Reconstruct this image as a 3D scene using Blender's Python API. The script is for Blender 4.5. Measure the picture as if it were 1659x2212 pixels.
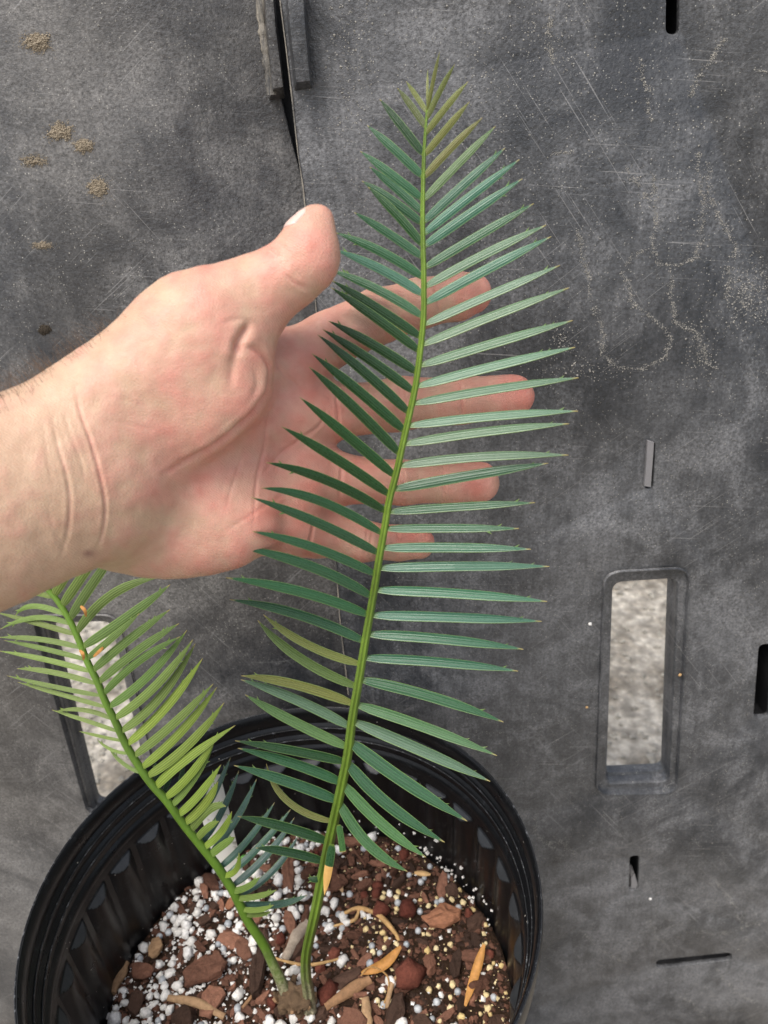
import bpy, bmesh, math, random
import numpy as np
from mathutils import Vector, Matrix, noise

for o in list(bpy.data.objects):
    bpy.data.objects.remove(o)
scene = bpy.context.scene
COL = scene.collection
R = random.Random(7)

# ------------------------------------------------------------------ camera, sky, sun, exposure
CAM_H = 0.87
PITCH, ROLL = math.radians(28.0), math.radians(4.2)
FPX, CX, CY = 1598.0, 829.5, 1106.0            # focal length / centre of the 1659 x 2212 view of the photograph
cp, sp, cr, sr = math.cos(PITCH), math.sin(PITCH), math.cos(ROLL), math.sin(ROLL)
FWD = Vector((0, cp, -sp)); UP0 = Vector((0, sp, cp)); XH = Vector((1, 0, 0))
RIGHT = XH * cr - UP0 * sr
UP = XH * sr + UP0 * cr
CAM = Vector((0, 0, CAM_H))
cam = bpy.data.cameras.new('camera')
cam.sensor_fit = 'VERTICAL'; cam.sensor_height = 36.0; cam.lens = 26.0
cam.clip_start = 0.01; cam.clip_end = 200
cam.dof.use_dof = True; cam.dof.focus_distance = 0.36; cam.dof.aperture_fstop = 13.0
co = bpy.data.objects.new('camera', cam); COL.objects.link(co)
M = Matrix((RIGHT, UP, -FWD)).transposed().to_4x4(); M.translation = CAM
co.matrix_world = M
scene.camera = co

SUN_EL, SUN_AZ = math.radians(60), math.radians(215)      # azimuth clockwise from +Y: behind and to the left
w = bpy.data.worlds.new('World'); scene.world = w; w.use_nodes = True
nt = w.node_tree; bg = nt.nodes['Background']
sky = nt.nodes.new('ShaderNodeTexSky'); sky.sky_type = 'NISHITA'; sky.sun_disc = False
sky.sun_elevation = SUN_EL; sky.sun_rotation = SUN_AZ; sky.air_density = 1.0; sky.dust_density = 4.0; sky.ozone_density = 1.0
hs = nt.nodes.new('ShaderNodeHueSaturation'); hs.inputs['Saturation'].default_value = 0.58
nt.links.new(sky.outputs[0], hs.inputs['Color']); nt.links.new(hs.outputs[0], bg.inputs[0])
bg.inputs[1].default_value = 0.13
sl = bpy.data.lights.new('sun', 'SUN'); sl.energy = 1.5; sl.angle = math.radians(35); sl.color = (1, .95, .88)
so = bpy.data.objects.new('sun', sl); COL.objects.link(so)
sd = Vector((math.sin(SUN_AZ) * math.cos(SUN_EL), math.cos(SUN_AZ) * math.cos(SUN_EL), math.sin(SUN_EL)))
so.rotation_euler = (-sd).to_track_quat('-Z', 'Y').to_euler(); so.location = sd * 5
scene.view_settings.view_transform = 'Standard'; scene.view_settings.look = 'None'
scene.view_settings.exposure = 0.82; scene.view_settings.gamma = 1.0
scene.view_settings.use_curve_mapping = False

def ray(px, py):
    u = (px - CX) / FPX; v = (py - CY) / FPX
    return FWD + RIGHT * u - UP * v
def at(px, py, t):                              # a point at forward distance t
    return CAM + ray(px, py) * t
def on_y(px, py, y):                            # where the sight line meets the vertical plane y
    d = ray(px, py); return CAM + d * (y / d.y)
def on_z(px, py, z):
    d = ray(px, py); return CAM + d * ((z - CAM_H) / d.z)

# ------------------------------------------------------------------ helpers
def link(o, parent=None):
    COL.objects.link(o)
    if parent is not None: o.parent = parent
    return o
def mesh_obj(name, verts, faces, mat=None, parent=None, smooth=True, sharp=None):
    me = bpy.data.meshes.new(name)
    me.from_pydata([tuple(v) for v in verts], [], faces); me.update()
    return me_obj(name, me, mat, parent, smooth, sharp)
def me_obj(name, me, mat=None, parent=None, smooth=True, sharp=None):
    if mat is not None:
        for m in (mat if isinstance(mat, (list, tuple)) else [mat]): me.materials.append(m)
    if smooth:
        me.polygons.foreach_set('use_smooth', [True] * len(me.polygons))
        if sharp: me.set_sharp_from_angle(angle=math.radians(sharp))
    return link(bpy.data.objects.new(name, me), parent)
def empty(name, loc):
    o = bpy.data.objects.new(name, None); o.location = loc; o.empty_display_size = .02
    return link(o)
def tag(o, label=None, cat=None, group=None, kind=None):
    for k, v in (('label', label), ('category', cat), ('group', group), ('kind', kind)):
        if v: o[k] = v
    return o
def unparent_space(o):                          # child meshes are written in world space; keep them there
    o.matrix_parent_inverse = Matrix.Translation(o.parent.location).inverted()
    return o

class NT:
    def __init__(s, name):
        s.m = bpy.data.materials.new(name); s.m.use_nodes = True
        s.t = s.m.node_tree; s.b = s.t.nodes['Principled BSDF']
    def n(s, typ, **kw):
        nd = s.t.nodes.new('ShaderNode' + typ)
        for k, v in kw.items():
            if k.startswith('i_'):
                key = k[2:]; key = int(key) if key.isdigit() else key.replace('_', ' ')
                nd.inputs[key].default_value = v
            else: setattr(nd, k, v)
        return nd
    def l(s, a, b): s.t.links.new(a, b)
    def noise(s, vec, scale, detail=6, rough=.6, dist=0.0):
        nd = s.n('TexNoise', i_Scale=scale, i_Detail=detail, i_Roughness=rough, i_Distortion=dist)
        if vec is not None: s.l(vec, nd.inputs['Vector'])
        return nd.outputs['Fac']
    def ramp(s, fac, stops):
        nd = s.n('ValToRGB'); e = nd.color_ramp.elements
        while len(e) < len(stops): e.new(.5)
        for el, (p, c) in zip(e, stops):
            el.position = p; el.color = (c, c, c, 1) if isinstance(c, (int, float)) else (*c, 1)
        s.l(fac, nd.inputs[0]); return nd.outputs[0]
    def mix(s, fac, a, b, mode='MIX'):
        nd = s.n('Mix', data_type='RGBA', blend_type=mode)
        for sock, v in ((nd.inputs[0], fac), (nd.inputs[6], a), (nd.inputs[7], b)):
            if isinstance(v, (int, float)): sock.default_value = v
            elif isinstance(v, tuple): sock.default_value = (*v, 1)
            else: s.l(v, sock)
        return nd.outputs[2]
    def math(s, op, a, b=0.0):
        nd = s.n('Math', operation=op)
        for sock, v in ((nd.inputs[0], a), (nd.inputs[1], b)):
            if isinstance(v, (int, float)): sock.default_value = v
            else: s.l(v, sock)
        return nd.outputs[0]
    def mapv(s, vec, scale, rot=(0, 0, 0), loc=(0, 0, 0)):
        nd = s.n('Mapping'); nd.inputs['Scale'].default_value = scale; nd.inputs['Rotation'].default_value = rot; nd.inputs['Location'].default_value = loc
        s.l(vec, nd.inputs[0]); return nd.outputs[0]
    def pos(s): return s.n('NewGeometry').outputs['Position']
    def obj(s): return s.n('TexCoord').outputs['Object']
    def bump(s, h, strength, dist=.001, prev=None):
        nd = s.n('Bump', i_Strength=strength, i_Distance=dist); s.l(h, nd.inputs['Height'])
        if prev is not None: s.l(prev, nd.inputs['Normal'])
        return nd.outputs[0]
    def out(s, color=None, rough=None, normal=None, spec=None, **kw):
        for key, v in (('Base Color', color), ('Roughness', rough), ('Normal', normal), ('Specular IOR Level', spec)):
            if v is None: continue
            if isinstance(v, (int, float)): s.b.inputs[key].default_value = v
            elif isinstance(v, tuple): s.b.inputs[key].default_value = (*v, 1)
            else: s.l(v, s.b.inputs[key])
        for k, v in kw.items(): s.b.inputs[k.replace('_', ' ')].default_value = v
        return s.m

# ------------------------------------------------------------------ materials
def panel_material(name, base, dusty, brown):
    s = NT(name); p = s.pos()
    big = s.noise(p, 8, 4, .62, .5); mid = s.noise(p, 60, 6, .72, .3); fine = s.noise(p, 620, 3, .7)
    streak = s.noise(s.mapv(p, (330, 1, 40), rot=(0, .05, 0)), 1, 3, .6)
    patch = s.noise(p, 21, 7, .66, 1.2)
    cloud = s.math('ADD', s.math('MULTIPLY', big, .42), s.math('ADD', s.math('MULTIPLY', patch, .34), s.math('ADD', s.math('MULTIPLY', mid, .14), s.math('MULTIPLY', streak, .10))))
    dust = s.ramp(cloud, [(.41, 0.0), (.485, .26), (.54, .60), (.63, 1.0)])
    c = s.mix(dust, base, dusty)
    tint = s.ramp(s.noise(p, 4.3, 2, .5), [(.42, 0.0), (.64, 1.0)])
    c = s.mix(s.math('MULTIPLY', tint, brown), c, (.105, .092, .074))
    c = s.mix(s.ramp(patch, [(.40, .55), (.60, 1.0)]), c, s.ramp(fine, [(.33, .45), (.67, 1.50)]), 'MULTIPLY')
    # thin scratches in a few scattered patches
    for k, (rot, sc, lo) in enumerate([((0, .62, 0), (1500, 1, 18), .70), ((0, -.95, 0), (1300, 1, 22), .70), ((0, 1.45, 0), (1500, 1, 20), .71)]):
        a = s.noise(s.mapv(s.mapv(p, (1, 1, 1), rot=rot), sc, loc=(k * 3.1, 0, k)), 1, 1, .4)
        m = s.ramp(s.noise(p, 13 + 3 * k, 1, .5), [(.48, 0.0), (.60, 1.0)])
        c = s.mix(s.math('MULTIPLY', s.math('MULTIPLY', s.ramp(a, [(lo, 0.0), (lo + .05, 1.0)]), m), .50), c, (.27, .265, .26))
    spk = None
    for sc, th, cov in ((620, .20, .60), (300, .11, .80)):
        v = s.n('TexVoronoi', i_Scale=sc); s.l(p, v.inputs['Vector'])
        d = s.math('LESS_THAN', v.outputs['Distance'], th)
        sep = s.n('SeparateColor'); s.l(v.outputs['Color'], sep.inputs[0])
        k = s.math('MULTIPLY', d, s.math('GREATER_THAN', sep.outputs[0], cov))
        k = s.math('MULTIPLY', k, s.ramp(mid, [(.42, 0.0), (.60, 1.0)]))
        spk = k if spk is None else s.math('MAXIMUM', spk, k)
    c = s.mix(s.math('MULTIPLY', spk, .75), c, (.40, .385, .34))
    nm = s.bump(s.noise(p, 330, 3, .75), .50, .0012)
    nm = s.bump(s.noise(p, 9, 1, .5), .35, .012, nm)
    return s.out(c, s.ramp(dust, [(0.0, .33), (1.0, .56)]), nm, .6)
M_PANEL_R = panel_material('black_plastic_dusty_grey', (.024, .027, .032), (.170, .172, .178), .10)
M_PANEL_L = panel_material('black_plastic_dusty_brown', (.028, .030, .035), (.172, .168, .164), .34)

s = NT('black_plastic_clean'); p = s.pos()
c = s.mix(s.ramp(s.noise(p, 40, 6, .65), [(.45, 0.0), (.7, 1.0)]), (.012, .0125, .014), (.035, .035, .037))
M_FRAME = s.out(c, .42, s.bump(s.noise(p, 300, 3), .2, .0006), .5)
s = NT('worn_plastic_edge'); p = s.pos()
c = s.mix(s.ramp(s.noise(s.mapv(p, (200, 200, 30)), 1, 5, .7), [(.38, 0.0), (.62, 1.0)]), (.05, .05, .05), (.30, .27, .22))
M_EDGE = s.out(c, .6, s.bump(s.noise(p, 500, 4), .5, .001))
s = NT('grey_strap_plastic'); M_STRAP = s.out((.20, .195, .20), .45, s.bump(s.noise(s.pos(), 60, 2), .2, .002))

s = NT('dry_mud'); p = s.pos()
c = s.mix(s.noise(p, 350, 5, .7), (.16, .13, .095), (.42, .36, .27)); M_MUD = s.out(c, .95, s.bump(s.noise(p, 700, 4), .8, .001), .1)
s = NT('dark_mud'); M_MUD_D = s.out((.055, .045, .034), .9, None, .1)
s = NT('pale_grit'); s.b.inputs['Base Color'].default_value = (.30, .285, .25, 1)
c = s.mix(s.noise(s.pos(), 160, 3), (.12, .117, .107), (.42, .40, .36)); M_GRIT = s.out(c, .9, None, .2)

s = NT('gravelly_concrete'); p = s.pos()
v = s.n('TexVoronoi', i_Scale=75, feature='SMOOTH_F1'); s.l(p, v.inputs['Vector'])
c = s.mix(s.ramp(s.noise(p, 9, 5, .65), [(.40, 0.0), (.60, 1.0)]), (.19, .165, .130), (.44, .405, .345))
c = s.mix(.65, c, s.ramp(v.outputs['Distance'], [(0.1, 1.5), (.7, .45)]), 'MULTIPLY')
c = s.mix(.5, c, s.ramp(s.noise(p, 130, 4, .7), [(.3, .4), (.7, 1.6)]), 'MULTIPLY')
M_GROUND = s.out(c, .9, s.bump(v.outputs['Distance'], .8, .008))
s = NT('pebble'); c = s.mix(s.n('ObjectInfo').outputs['Random'], (.28, .26, .22), (.42, .40, .35))
c = s.mix(.6, c, s.ramp(s.noise(s.pos(), 60, 3), [(.3, .45), (.7, 1.5)]), 'MULTIPLY'); M_PEBBLE = s.out(c, .85)

s = NT('black_pot_plastic'); p = s.pos()
scuff = s.ramp(s.math('MULTIPLY', s.noise(p, 90, 6, .7), s.noise(p, 700, 3, .6)), [(.30, 0.0), (.42, 1.0)])
c = s.mix(s.math('MULTIPLY', scuff, .35), (.0042, .0044, .0052), (.06, .064, .068))
v = s.n('TexVoronoi', i_Scale=260); s.l(p, v.inputs['Vector'])
sep = s.n('SeparateColor'); s.l(v.outputs['Color'], sep.inputs[0])
k = s.math('MULTIPLY', s.math('LESS_THAN', v.outputs['Distance'], .10), s.math('GREATER_THAN', sep.outputs[0], .93))
c = s.mix(k, c, (.4, .37, .32))
M_POT = s.out(c, s.ramp(s.noise(p, 55, 4), [(.3, .26), (.7, .38)]), s.bump(s.noise(p, 30, 3), .12, .002), .38)
s = NT('scuffed_pot_edge'); p = s.pos()
m = s.ramp(s.noise(p, 260, 5, .75), [(.54, 0.0), (.66, 1.0)])
c = s.mix(m, (.012, .013, .015), (.16, .17, .18)); M_POT_EDGE = s.out(c, .4, s.bump(s.noise(p, 500, 3), .4, .0008))

s = NT('skylit_pot_plastic'); p = s.pos()
M_POT_SKYLIT = s.out(s.mix(s.noise(p, 220, 4, .6), (.014, .015, .017), (.042, .045, .048)), .32)

s = NT('potting_soil'); p = s.pos()
c = s.mix(s.noise(p, 260, 6, .7), (.012, .007, .004), (.060, .032, .018))
M_SOIL = s.out(c, .92, s.bump(s.noise(p, 500, 5, .7), 1.0, .003), .2)
def grain_material(name, a, b, scale, rough=.85, bump=.6, spec=.25):
    s = NT(name); o = s.obj()
    c = s.mix(s.n('ObjectInfo').outputs['Random'], a, b)
    c = s.mix(.55, c, s.ramp(s.noise(s.pos(), scale, 5, .7), [(.3, .45), (.7, 1.45)]), 'MULTIPLY')
    return s.out(c, rough, s.bump(s.noise(s.pos(), scale * 1.3, 4, .7), bump, .0015), spec)
M_PERLITE = grain_material('perlite', (.72, .70, .66), (.86, .85, .83), 420, .9, .5)
M_PERLITE_Y = grain_material('stained_perlite', (.62, .46, .20), (.80, .68, .42), 420, .9, .5)
M_PRILL = grain_material('coated_prill', (.33, .36, .39), (.50, .52, .54), 300, .38, .15, .5)
M_BARK = grain_material('pine_bark', (.095, .045, .030), (.29, .140, .092), 330, .85, .9)
M_BARK_D = grain_material('dark_bark', (.035, .020, .014), (.085, .048, .034), 330, .85, .9)
M_LAVA = grain_material('red_lava_rock', (.11, .030, .020), (.22, .075, .050), 500, .9, 1.0)
M_ORANGE_ROCK = grain_material('orange_bark', (.30, .135, .075), (.36, .17, .10), 260, .85, .8)
M_WOOD = grain_material('weathered_wood', (.28, .16, .085), (.42, .28, .16), 300, .8, .5)
M_WOOD_G = grain_material('grey_wood', (.34, .28, .22), (.42, .35, .28), 300, .8, .5)
M_STRAW = grain_material('dry_straw', (.42, .25, .10), (.55, .36, .17), 200, .7, .3)
M_DRYLEAF = grain_material('dry_orange_leaf', (.42, .20, .055), (.50, .25, .075), 200, .6, .3)
M_SPROUT = grain_material('seedling_green', (.10, .30, .06), (.14, .36, .08), 200, .5, .2)
s = NT('white_label_plastic'); M_LABEL = s.out(s.mix(s.ramp(s.noise(s.pos(), 160, 5, .7), [(.60, 0.0), (.72, 1.0)]), (.66, .64, .58), (.30, .27, .22)), .5)

def leaf_material(name, margin, vein, rough=.33, cut=None):
    s = NT(name)
    uv = s.n('TexCoord').outputs['UV']; sep = s.n('SeparateXYZ'); s.l(uv, sep.inputs[0])
    u, v = sep.outputs[0], sep.outputs[1]
    col = s.n('ObjectInfo').outputs['Color']
    c = s.mix(.7, col, s.ramp(s.noise(s.mapv(uv, (3, 2, 1)), 2.2, 4, .6), [(.3, .72), (.7, 1.30)]), 'MULTIPLY')
    # parallel veins
    wv = s.math('SINE', s.math('MULTIPLY', u, 27.0))
    stripes = s.math('MULTIPLY', s.math('ADD', wv, 1.0), .5)
    c = s.mix(vein, c, s.ramp(stripes, [(0.0, .62), (1.0, 1.25)]), 'MULTIPLY')
    flk = s.ramp(s.noise(s.mapv(uv, (14, 90, 1)), 1, 3, .6), [(.62, 0.0), (.74, 1.0)])
    c = s.mix(s.math('MULTIPLY', flk, .22), c, (.03, .045, .015))
    edge = s.math('GREATER_THAN', s.math('ABSOLUTE', s.math('SUBTRACT', u, .5)), .455)
    c = s.mix(s.math('MULTIPLY', edge, .65), c, margin)
    tip = s.ramp(v, [(.955, 0.0), (.99, 1.0)])
    c = s.mix(s.math('MULTIPLY', tip, .75), c, (.36, .27, .10))
    base = s.ramp(v, [(.0, 1.0), (.05, 0.0)])
    c = s.mix(s.math('MULTIPLY', base, .7), c, (.17, .24, .04))
    nm = s.bump(stripes, .35, .0003)
    nm = s.bump(s.noise(s.mapv(uv, (1, 5, 1)), 2, 1, .5), .10, .0012, nm)
    return s.out(c, s.ramp(s.noise(s.mapv(uv, (2, 8, 1)), 2, 3), [(.3, rough - .05), (.7, rough + .12)]), nm, .40)
M_LEAF = leaf_material('glossy_leaf', (.17, .26, .075), .35, .27)
M_LEAF_PALE = leaf_material('pale_leaf_patch', (.20, .27, .12), .5, .45)
M_LEAF_UNDER = leaf_material('leaf_underside', (.16, .25, .05), .85, .5)
s = NT('dead_leaf_tip'); M_DEAD = s.out(s.mix(s.noise(s.pos(), 260, 4, .6), (.46, .23, .055), (.72, .46, .16)), .55)
s = NT('green_rachis'); p = s.pos()
c = s.mix(.8, s.n('ObjectInfo').outputs['Color'], s.ramp(s.noise(s.mapv(p, (90, 90, 24)), 1, 4, .6), [(.3, .62), (.7, 1.40)]), 'MULTIPLY')
sepz = s.n('SeparateXYZ'); s.l(p, sepz.inputs[0])
woolly = s.ramp(s.math('ADD', sepz.outputs[2], s.math('MULTIPLY', s.noise(p, 120, 4, .6), .03)), [(.415, 1.0), (.447, 0.0)])
woodb = s.ramp(s.noise(p, 500, 4, .7), [(.4, 0.0), (.6, 1.0)])
c = s.mix(woolly, c, s.mix(woodb, (.11, .105, .055), (.34, .31, .22)))
M_RACHIS = s.out(c, .42, s.bump(s.noise(p, 500, 4), .35, .0008))
s = NT('caudex'); p = s.pos()
M_CAUDEX = s.out(s.mix(s.noise(p, 420, 5, .75), (.045, .026, .015), (.24, .155, .085)), .9, s.bump(s.noise(p, 600, 5, .7), 1, .002))

# ------------------------------------------------------------------ the setting: ground beyond the panel
GY = 14.0
bmg = bmesh.new()
bmesh.ops.create_grid(bmg, x_segments=60, y_segments=60, size=GY)
for vv in bmg.verts: vv.co.z = 0.0
me = bpy.data.meshes.new('ground'); bmg.to_mesh(me); bmg.free()
tag(me_obj('ground', me, M_GROUND), kind='structure')

def octa_cloud(points, sizes, squash=.7, seed=1, jit=.35):
    """little rough grains: one octahedron each, joined"""
    rr = np.random.RandomState(seed); n = len(points)
    base = np.array([(1, 0, 0), (-1, 0, 0), (0, 1, 0), (0, -1, 0), (0, 0, 1), (0, 0, -1)], float)
    f = np.array([(0, 2, 4), (2, 1, 4), (1, 3, 4), (3, 0, 4), (2, 0, 5), (1, 2, 5), (3, 1, 5), (0, 3, 5)])
    V = base[None] * (1 + jit * (rr.rand(n, 6, 1) * 2 - 1))
    a = rr.rand(n) * 6.283; ca, sa = np.cos(a), np.sin(a)
    x = V[:, :, 0] * ca[:, None] - V[:, :, 1] * sa[:, None]; y = V[:, :, 0] * sa[:, None] + V[:, :, 1] * ca[:, None]
    b = (rr.rand(n) - .5) * 1.2; cb, sb = np.cos(b), np.sin(b)
    z = V[:, :, 2] * squash
    y2 = y * cb[:, None] - z * sb[:, None]; z2 = y * sb[:, None] + z * cb[:, None]
    V = np.stack([x, y2, z2], 2) * np.asarray(sizes)[:, None, None] + np.asarray(points)[:, None, :]
    F = f[None] + (np.arange(n) * 6)[:, None, None]
    return V.reshape(-1, 3), F.reshape(-1, 3).tolist()
rs = np.random.RandomState(3)
n = 9000
pts = np.stack([rs.uniform(-1.3, 1.5, n), rs.uniform(.50, 2.1, n), np.zeros(n)], 1); sz = rs.uniform(.003, .010, n) * rs.uniform(.5, 1, n)
pts[:, 2] = sz * .3
v_, f_ = octa_cloud(pts, sz, .6, 4)
tag(mesh_obj('gravel', v_, f_, M_PEBBLE, smooth=False), 'loose pale gravel on the ground behind the plastic panels', 'gravel', kind='stuff')

# ------------------------------------------------------------------ plastic panels
YR, YL = 0.415, 0.424                            # front faces of the right and the left panel
TH = 0.004
def rounded(corners, r, n=7):
    """closed outline of a quad (x,z points) with rounded corners"""
    out = []; m = len(corners)
    for i in range(m):
        a, b, c = (Vector(corners[(i - 1) % m]), Vector(corners[i]), Vector(corners[(i + 1) % m]))
        d1 = (a - b).normalized(); d2 = (c - b).normalized()
        p0 = b + d1 * r; p2 = b + d2 * r
        for k in range(n + 1):
            t = k / n; out.append(p0 * (1 - t) ** 2 + b * 2 * t * (1 - t) + p2 * t * t)
    return out
def xz(px, py, y):
    q = on_y(px, py, y); return Vector((q.x, q.z))
def quad(pxs, y): return [xz(a, b, y) for a, b in pxs]

def slab(name, outlines, yfront, mat, parent, warp=None, cuts=0):
    cu = bpy.data.curves.new(name, 'CURVE'); cu.dimensions = '2D'; cu.fill_mode = 'BOTH'; cu.extrude = TH / 2 - .0008; cu.bevel_depth = .0008; cu.bevel_resolution = 1
    cu.offset = -.0008
    for ol in outlines:
        sp_ = cu.splines.new('POLY'); sp_.points.add(len(ol) - 1); sp_.use_cyclic_u = True
        for q, pnt in zip(sp_.points, ol): q.co = (pnt[0], pnt[1], 0, 1)
    to = bpy.data.objects.new('tmp', cu); COL.objects.link(to)
    dg = bpy.context.evaluated_depsgraph_get(); dg.update()
    me = bpy.data.meshes.new_from_object(to.evaluated_get(dg)); me.name = name
    bpy.data.objects.remove(to)
    bm = bmesh.new(); bm.from_mesh(me)
    bmesh.ops.remove_doubles(bm, verts=bm.verts, dist=1e-5)
    if warp:
        xs = [v.co.x for v in bm.verts]; x0, x1 = min(xs), max(xs)
        for k in range(1, cuts):
            x = x0 + (x1 - x0) * k / cuts
            bmesh.ops.bisect_plane(bm, geom=bm.verts[:] + bm.edges[:] + bm.faces[:], plane_co=(x, 0, 0), plane_no=(1, 0, 0))
    for v in bm.verts:
        x, z, d = v.co
        v.co = (x, yfront + TH / 2 - d + (warp(x, z) if warp else 0), z)
    bmesh.ops.recalc_face_normals(bm, faces=bm.faces)
    bm.to_mesh(me); bm.free()
    me.materials.clear()
    o = me_obj(name, me, mat, parent, True, 28)
    unparent_space(o); return o

def loft(name, loops, mat, parent, smooth=True, sharp=35, cap=False):
    verts = [v for lp in loops for v in lp]; n = len(loops[0]); faces = []
    for i in range(len(loops) - 1):
        for k in range(n):
            a, b = i * n + k, i * n + (k + 1) % n
            faces.append((a, b, b + n, a + n))
    if cap: faces.append(tuple(range((len(loops) - 1) * n, len(loops) * n)))
    o = mesh_obj(name, verts, faces, mat, parent, smooth, sharp)
    return unparent_space(o)
def handle_frame(outer_px, hole_px, y, parent, mat, warp=None):
    o = rounded(quad(outer_px, y), .0125); h = rounded(quad(hole_px, y + .006), .0075)
    def ring(f, dy, shrink=0.0):
        c = sum(h, Vector((0, 0))) / len(h)
        pts = [a.lerp(b, f) for a, b in zip(o, h)]
        if shrink: pts = [p + (c - p).normalized() * shrink for p in pts]
        return [(p.x, y + dy + (warp(p.x, p.y) if warp else 0), p.y) for p in pts]
    loops = [ring(-.04, -.0003), ring(0.02, -.0016), ring(.10, -.0012), ring(.20, .0022), ring(.42, .0032), ring(.86, .0036), ring(.96, .0045), ring(1.0, .0065), ring(1.0, .0120), ring(1.0, .0128, .0018), ring(1.0, .0205, .0020)]
    return loft('handle_frame', loops, mat, parent)

RO = [(1304, 1234), (1492, 1224), (1462, 1712), (1286, 1715)]
RH = [(1323, 1256), (1461, 1247), (1443, 1682), (1309, 1688)]
LO = [(52, 1352), (250, 1338), (352, 1772), (178, 1790)]
LH = [(82, 1368), (234, 1353), (330, 1772), (192, 1785)]
ZT, ZB = 1.06, 0.0
def seam_xz(pts, y): return [xz(a, b, y) for a, b in pts]
seamR = [(588, -160), (604, 0), (617, 100), (630, 215), (643, 330), (653, 400), (668, 540), (681, 650), (705, 950), (735, 1350), (752, 1500), (800, 1900), (850, 2300)]
rp = empty('plastic_board', (on_y(1300, 1300, YR).x, YR, 0))
tag(rp, 'scratched dark grey plastic panel with slots and one clear rounded handle hole', 'plastic panel')
ol = seam_xz(seamR, YR)
ol[0].y = ZT; ol[-1].y = ZB
outlineR = ol + [Vector((.62, ZB)), Vector((.62, ZT))]
slots_px = [[(1397, 955), (1416, 954), (1411, 1056), (1393, 1056)],
            [(1361, 1850), (1381, 1848), (1379, 1922), (1359, 1924)],
            [(1640, 1393), (1668, 1391), (1662, 1548), (1628, 1550)],
            [(1441, -60), (1468, -62), (1467, 73), (1439, 73)],
            [(1417, 2075), (1581, 2058), (1582, 2074), (1419, 2093)]]
outs = [outlineR, rounded(quad(RO, YR), .0125)]
for q in slots_px:
    qq = quad(q, YR); wdt = min((qq[0] - qq[1]).length, (qq[1] - qq[2]).length)
    outs.append(rounded(qq, wdt * .48, 5))
for q in slots_px:
    qq = quad(q, YR); wdt = min((qq[0] - qq[1]).length, (qq[1] - qq[2]).length); rg = rounded(qq, wdt * .48, 5); cc_ = sum(rg, Vector((0, 0))) / len(rg)
    g = [p + (p - cc_).normalized() * .009 for p in rg]
    loft('slot_light_block', [[(p.x, YR + TH - .0004, p.y) for p in g], [(p.x, YR + .045, p.y) for p in g]], M_FRAME, rp, cap=True)  # added cups behind the slots, closing off light so they stay black
panel_r = slab('sheet', outs, YR, M_PANEL_R, rp)
handle_frame(RO, RH, YR, rp, M_PANEL_R)

XL0 = on_y(470, 900, YL).x
def warpL(x, z):
    d = x - XL0
    if d > 0: return .012 * (1 - math.cos(min(d / .055, 1) * math.pi)) / 2
    return .016 * (1 - math.cos(min(-d / .22, 1) * math.pi)) / 2
seamL = [(552, -160), (574, 0), (589, 100), (604, 215), (625, 300), (638, 350), (664, 440), (700, 650), (725, 950), (760, 1350), (772, 1500), (820, 1900), (870, 2300)]
lp = empty('plastic_board', (on_y(200, 1300, YL).x, YL, 0))
tag(lp, 'bulging dark plastic panel spotted with dry mud, partly behind the wrist', 'plastic panel')
ol = seam_xz(seamL, YL); ol[0].y = ZT; ol[-1].y = ZB
outlineL = ol + [Vector((-.62, ZB)), Vector((-.62, ZT))]
slab('sheet', [outlineL, rounded(quad(LO, YL), .0125)], YL, M_PANEL_L, lp, warpL, 70)
handle_frame(LO, LH, YL, lp, M_PANEL_L, warpL)

def prism(name, front, back, mat, parent, sharp=35):
    """front and back: equally long world outlines"""
    n = len(front)
    faces = [tuple(range(n)), tuple(range(2 * n - 1, n - 1, -1))] + [(k, k + n, (k + 1) % n + n, (k + 1) % n) for k in range(n)]
    bm = bmesh.new(); vs = [bm.verts.new(v) for v in list(front) + list(back)]
    for f in faces: bm.faces.new([vs[i] for i in f])
    bmesh.ops.recalc_face_normals(bm, faces=bm.faces)
    bmesh.ops.bevel(bm, geom=bm.edges[:], offset=.0009, segments=2, affect='EDGES', profile=.6)
    me = bpy.data.meshes.new(name); bm.to_mesh(me); bm.free()
    return unparent_space(me_obj(name, me, mat, parent, True, sharp))
# the raised ribs beside the seam at the top and an added dark sheet that blacks out the gap
def tube_(name, pts, r, mat, parent):
    vs, fs = [], []; n = 0; P = []
    for a, b in zip(pts[:-1], pts[1:]):
        for k in range(8): P.append(a.lerp(b, k / 8))
    P.append(pts[-1])
    for i, p in enumerate(P):
        rr = r * (1 + .7 * noise.noise((i * .6, 3, 1)))
        for j in range(6): vs.append((p.x + 2.0 * rr * math.cos(j * 1.0472) + .0006 * noise.noise((i * .4, 0, 9)), p.y + rr * math.sin(j * 1.0472), p.z))
    for i in range(len(P) - 1):
        for j in range(6): fs.append((i * 6 + j, i * 6 + (j + 1) % 6, i * 6 + 6 + (j + 1) % 6, i * 6 + 6 + j))
    return mesh_obj(name, vs, fs, mat, parent)
def pyz(pts, y): return [on_y(a, b, y) for a, b in pts]
fr = pyz([(612, -120), (626, 60), (640, 178), (670, 175), (660, 60), (648, -120)], YR - .009)
bk = pyz([(604, -120), (620, 60), (633, 204), (676, 198), (668, 60), (656, -120)], YR + .004)
prism('rib', fr, bk, M_PANEL_R, rp)
fr = pyz([(566, -120), (576, 60), (590, 192), (612, 188), (596, 60), (582, -120)], YL + .004 - .013)
bk = pyz([(554, -120), (564, 60), (580, 217), (616, 213), (600, 60), (586, -120)], YL + .012)
prism('rib', fr, bk, M_PANEL_L, lp)
q = pyz([(558, -40), (567, 60), (576, 120), (586, 205)], YL - .004)
unparent_space(tube_('scraped_edge', [v for v in q], .0011, M_EDGE, lp))
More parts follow.
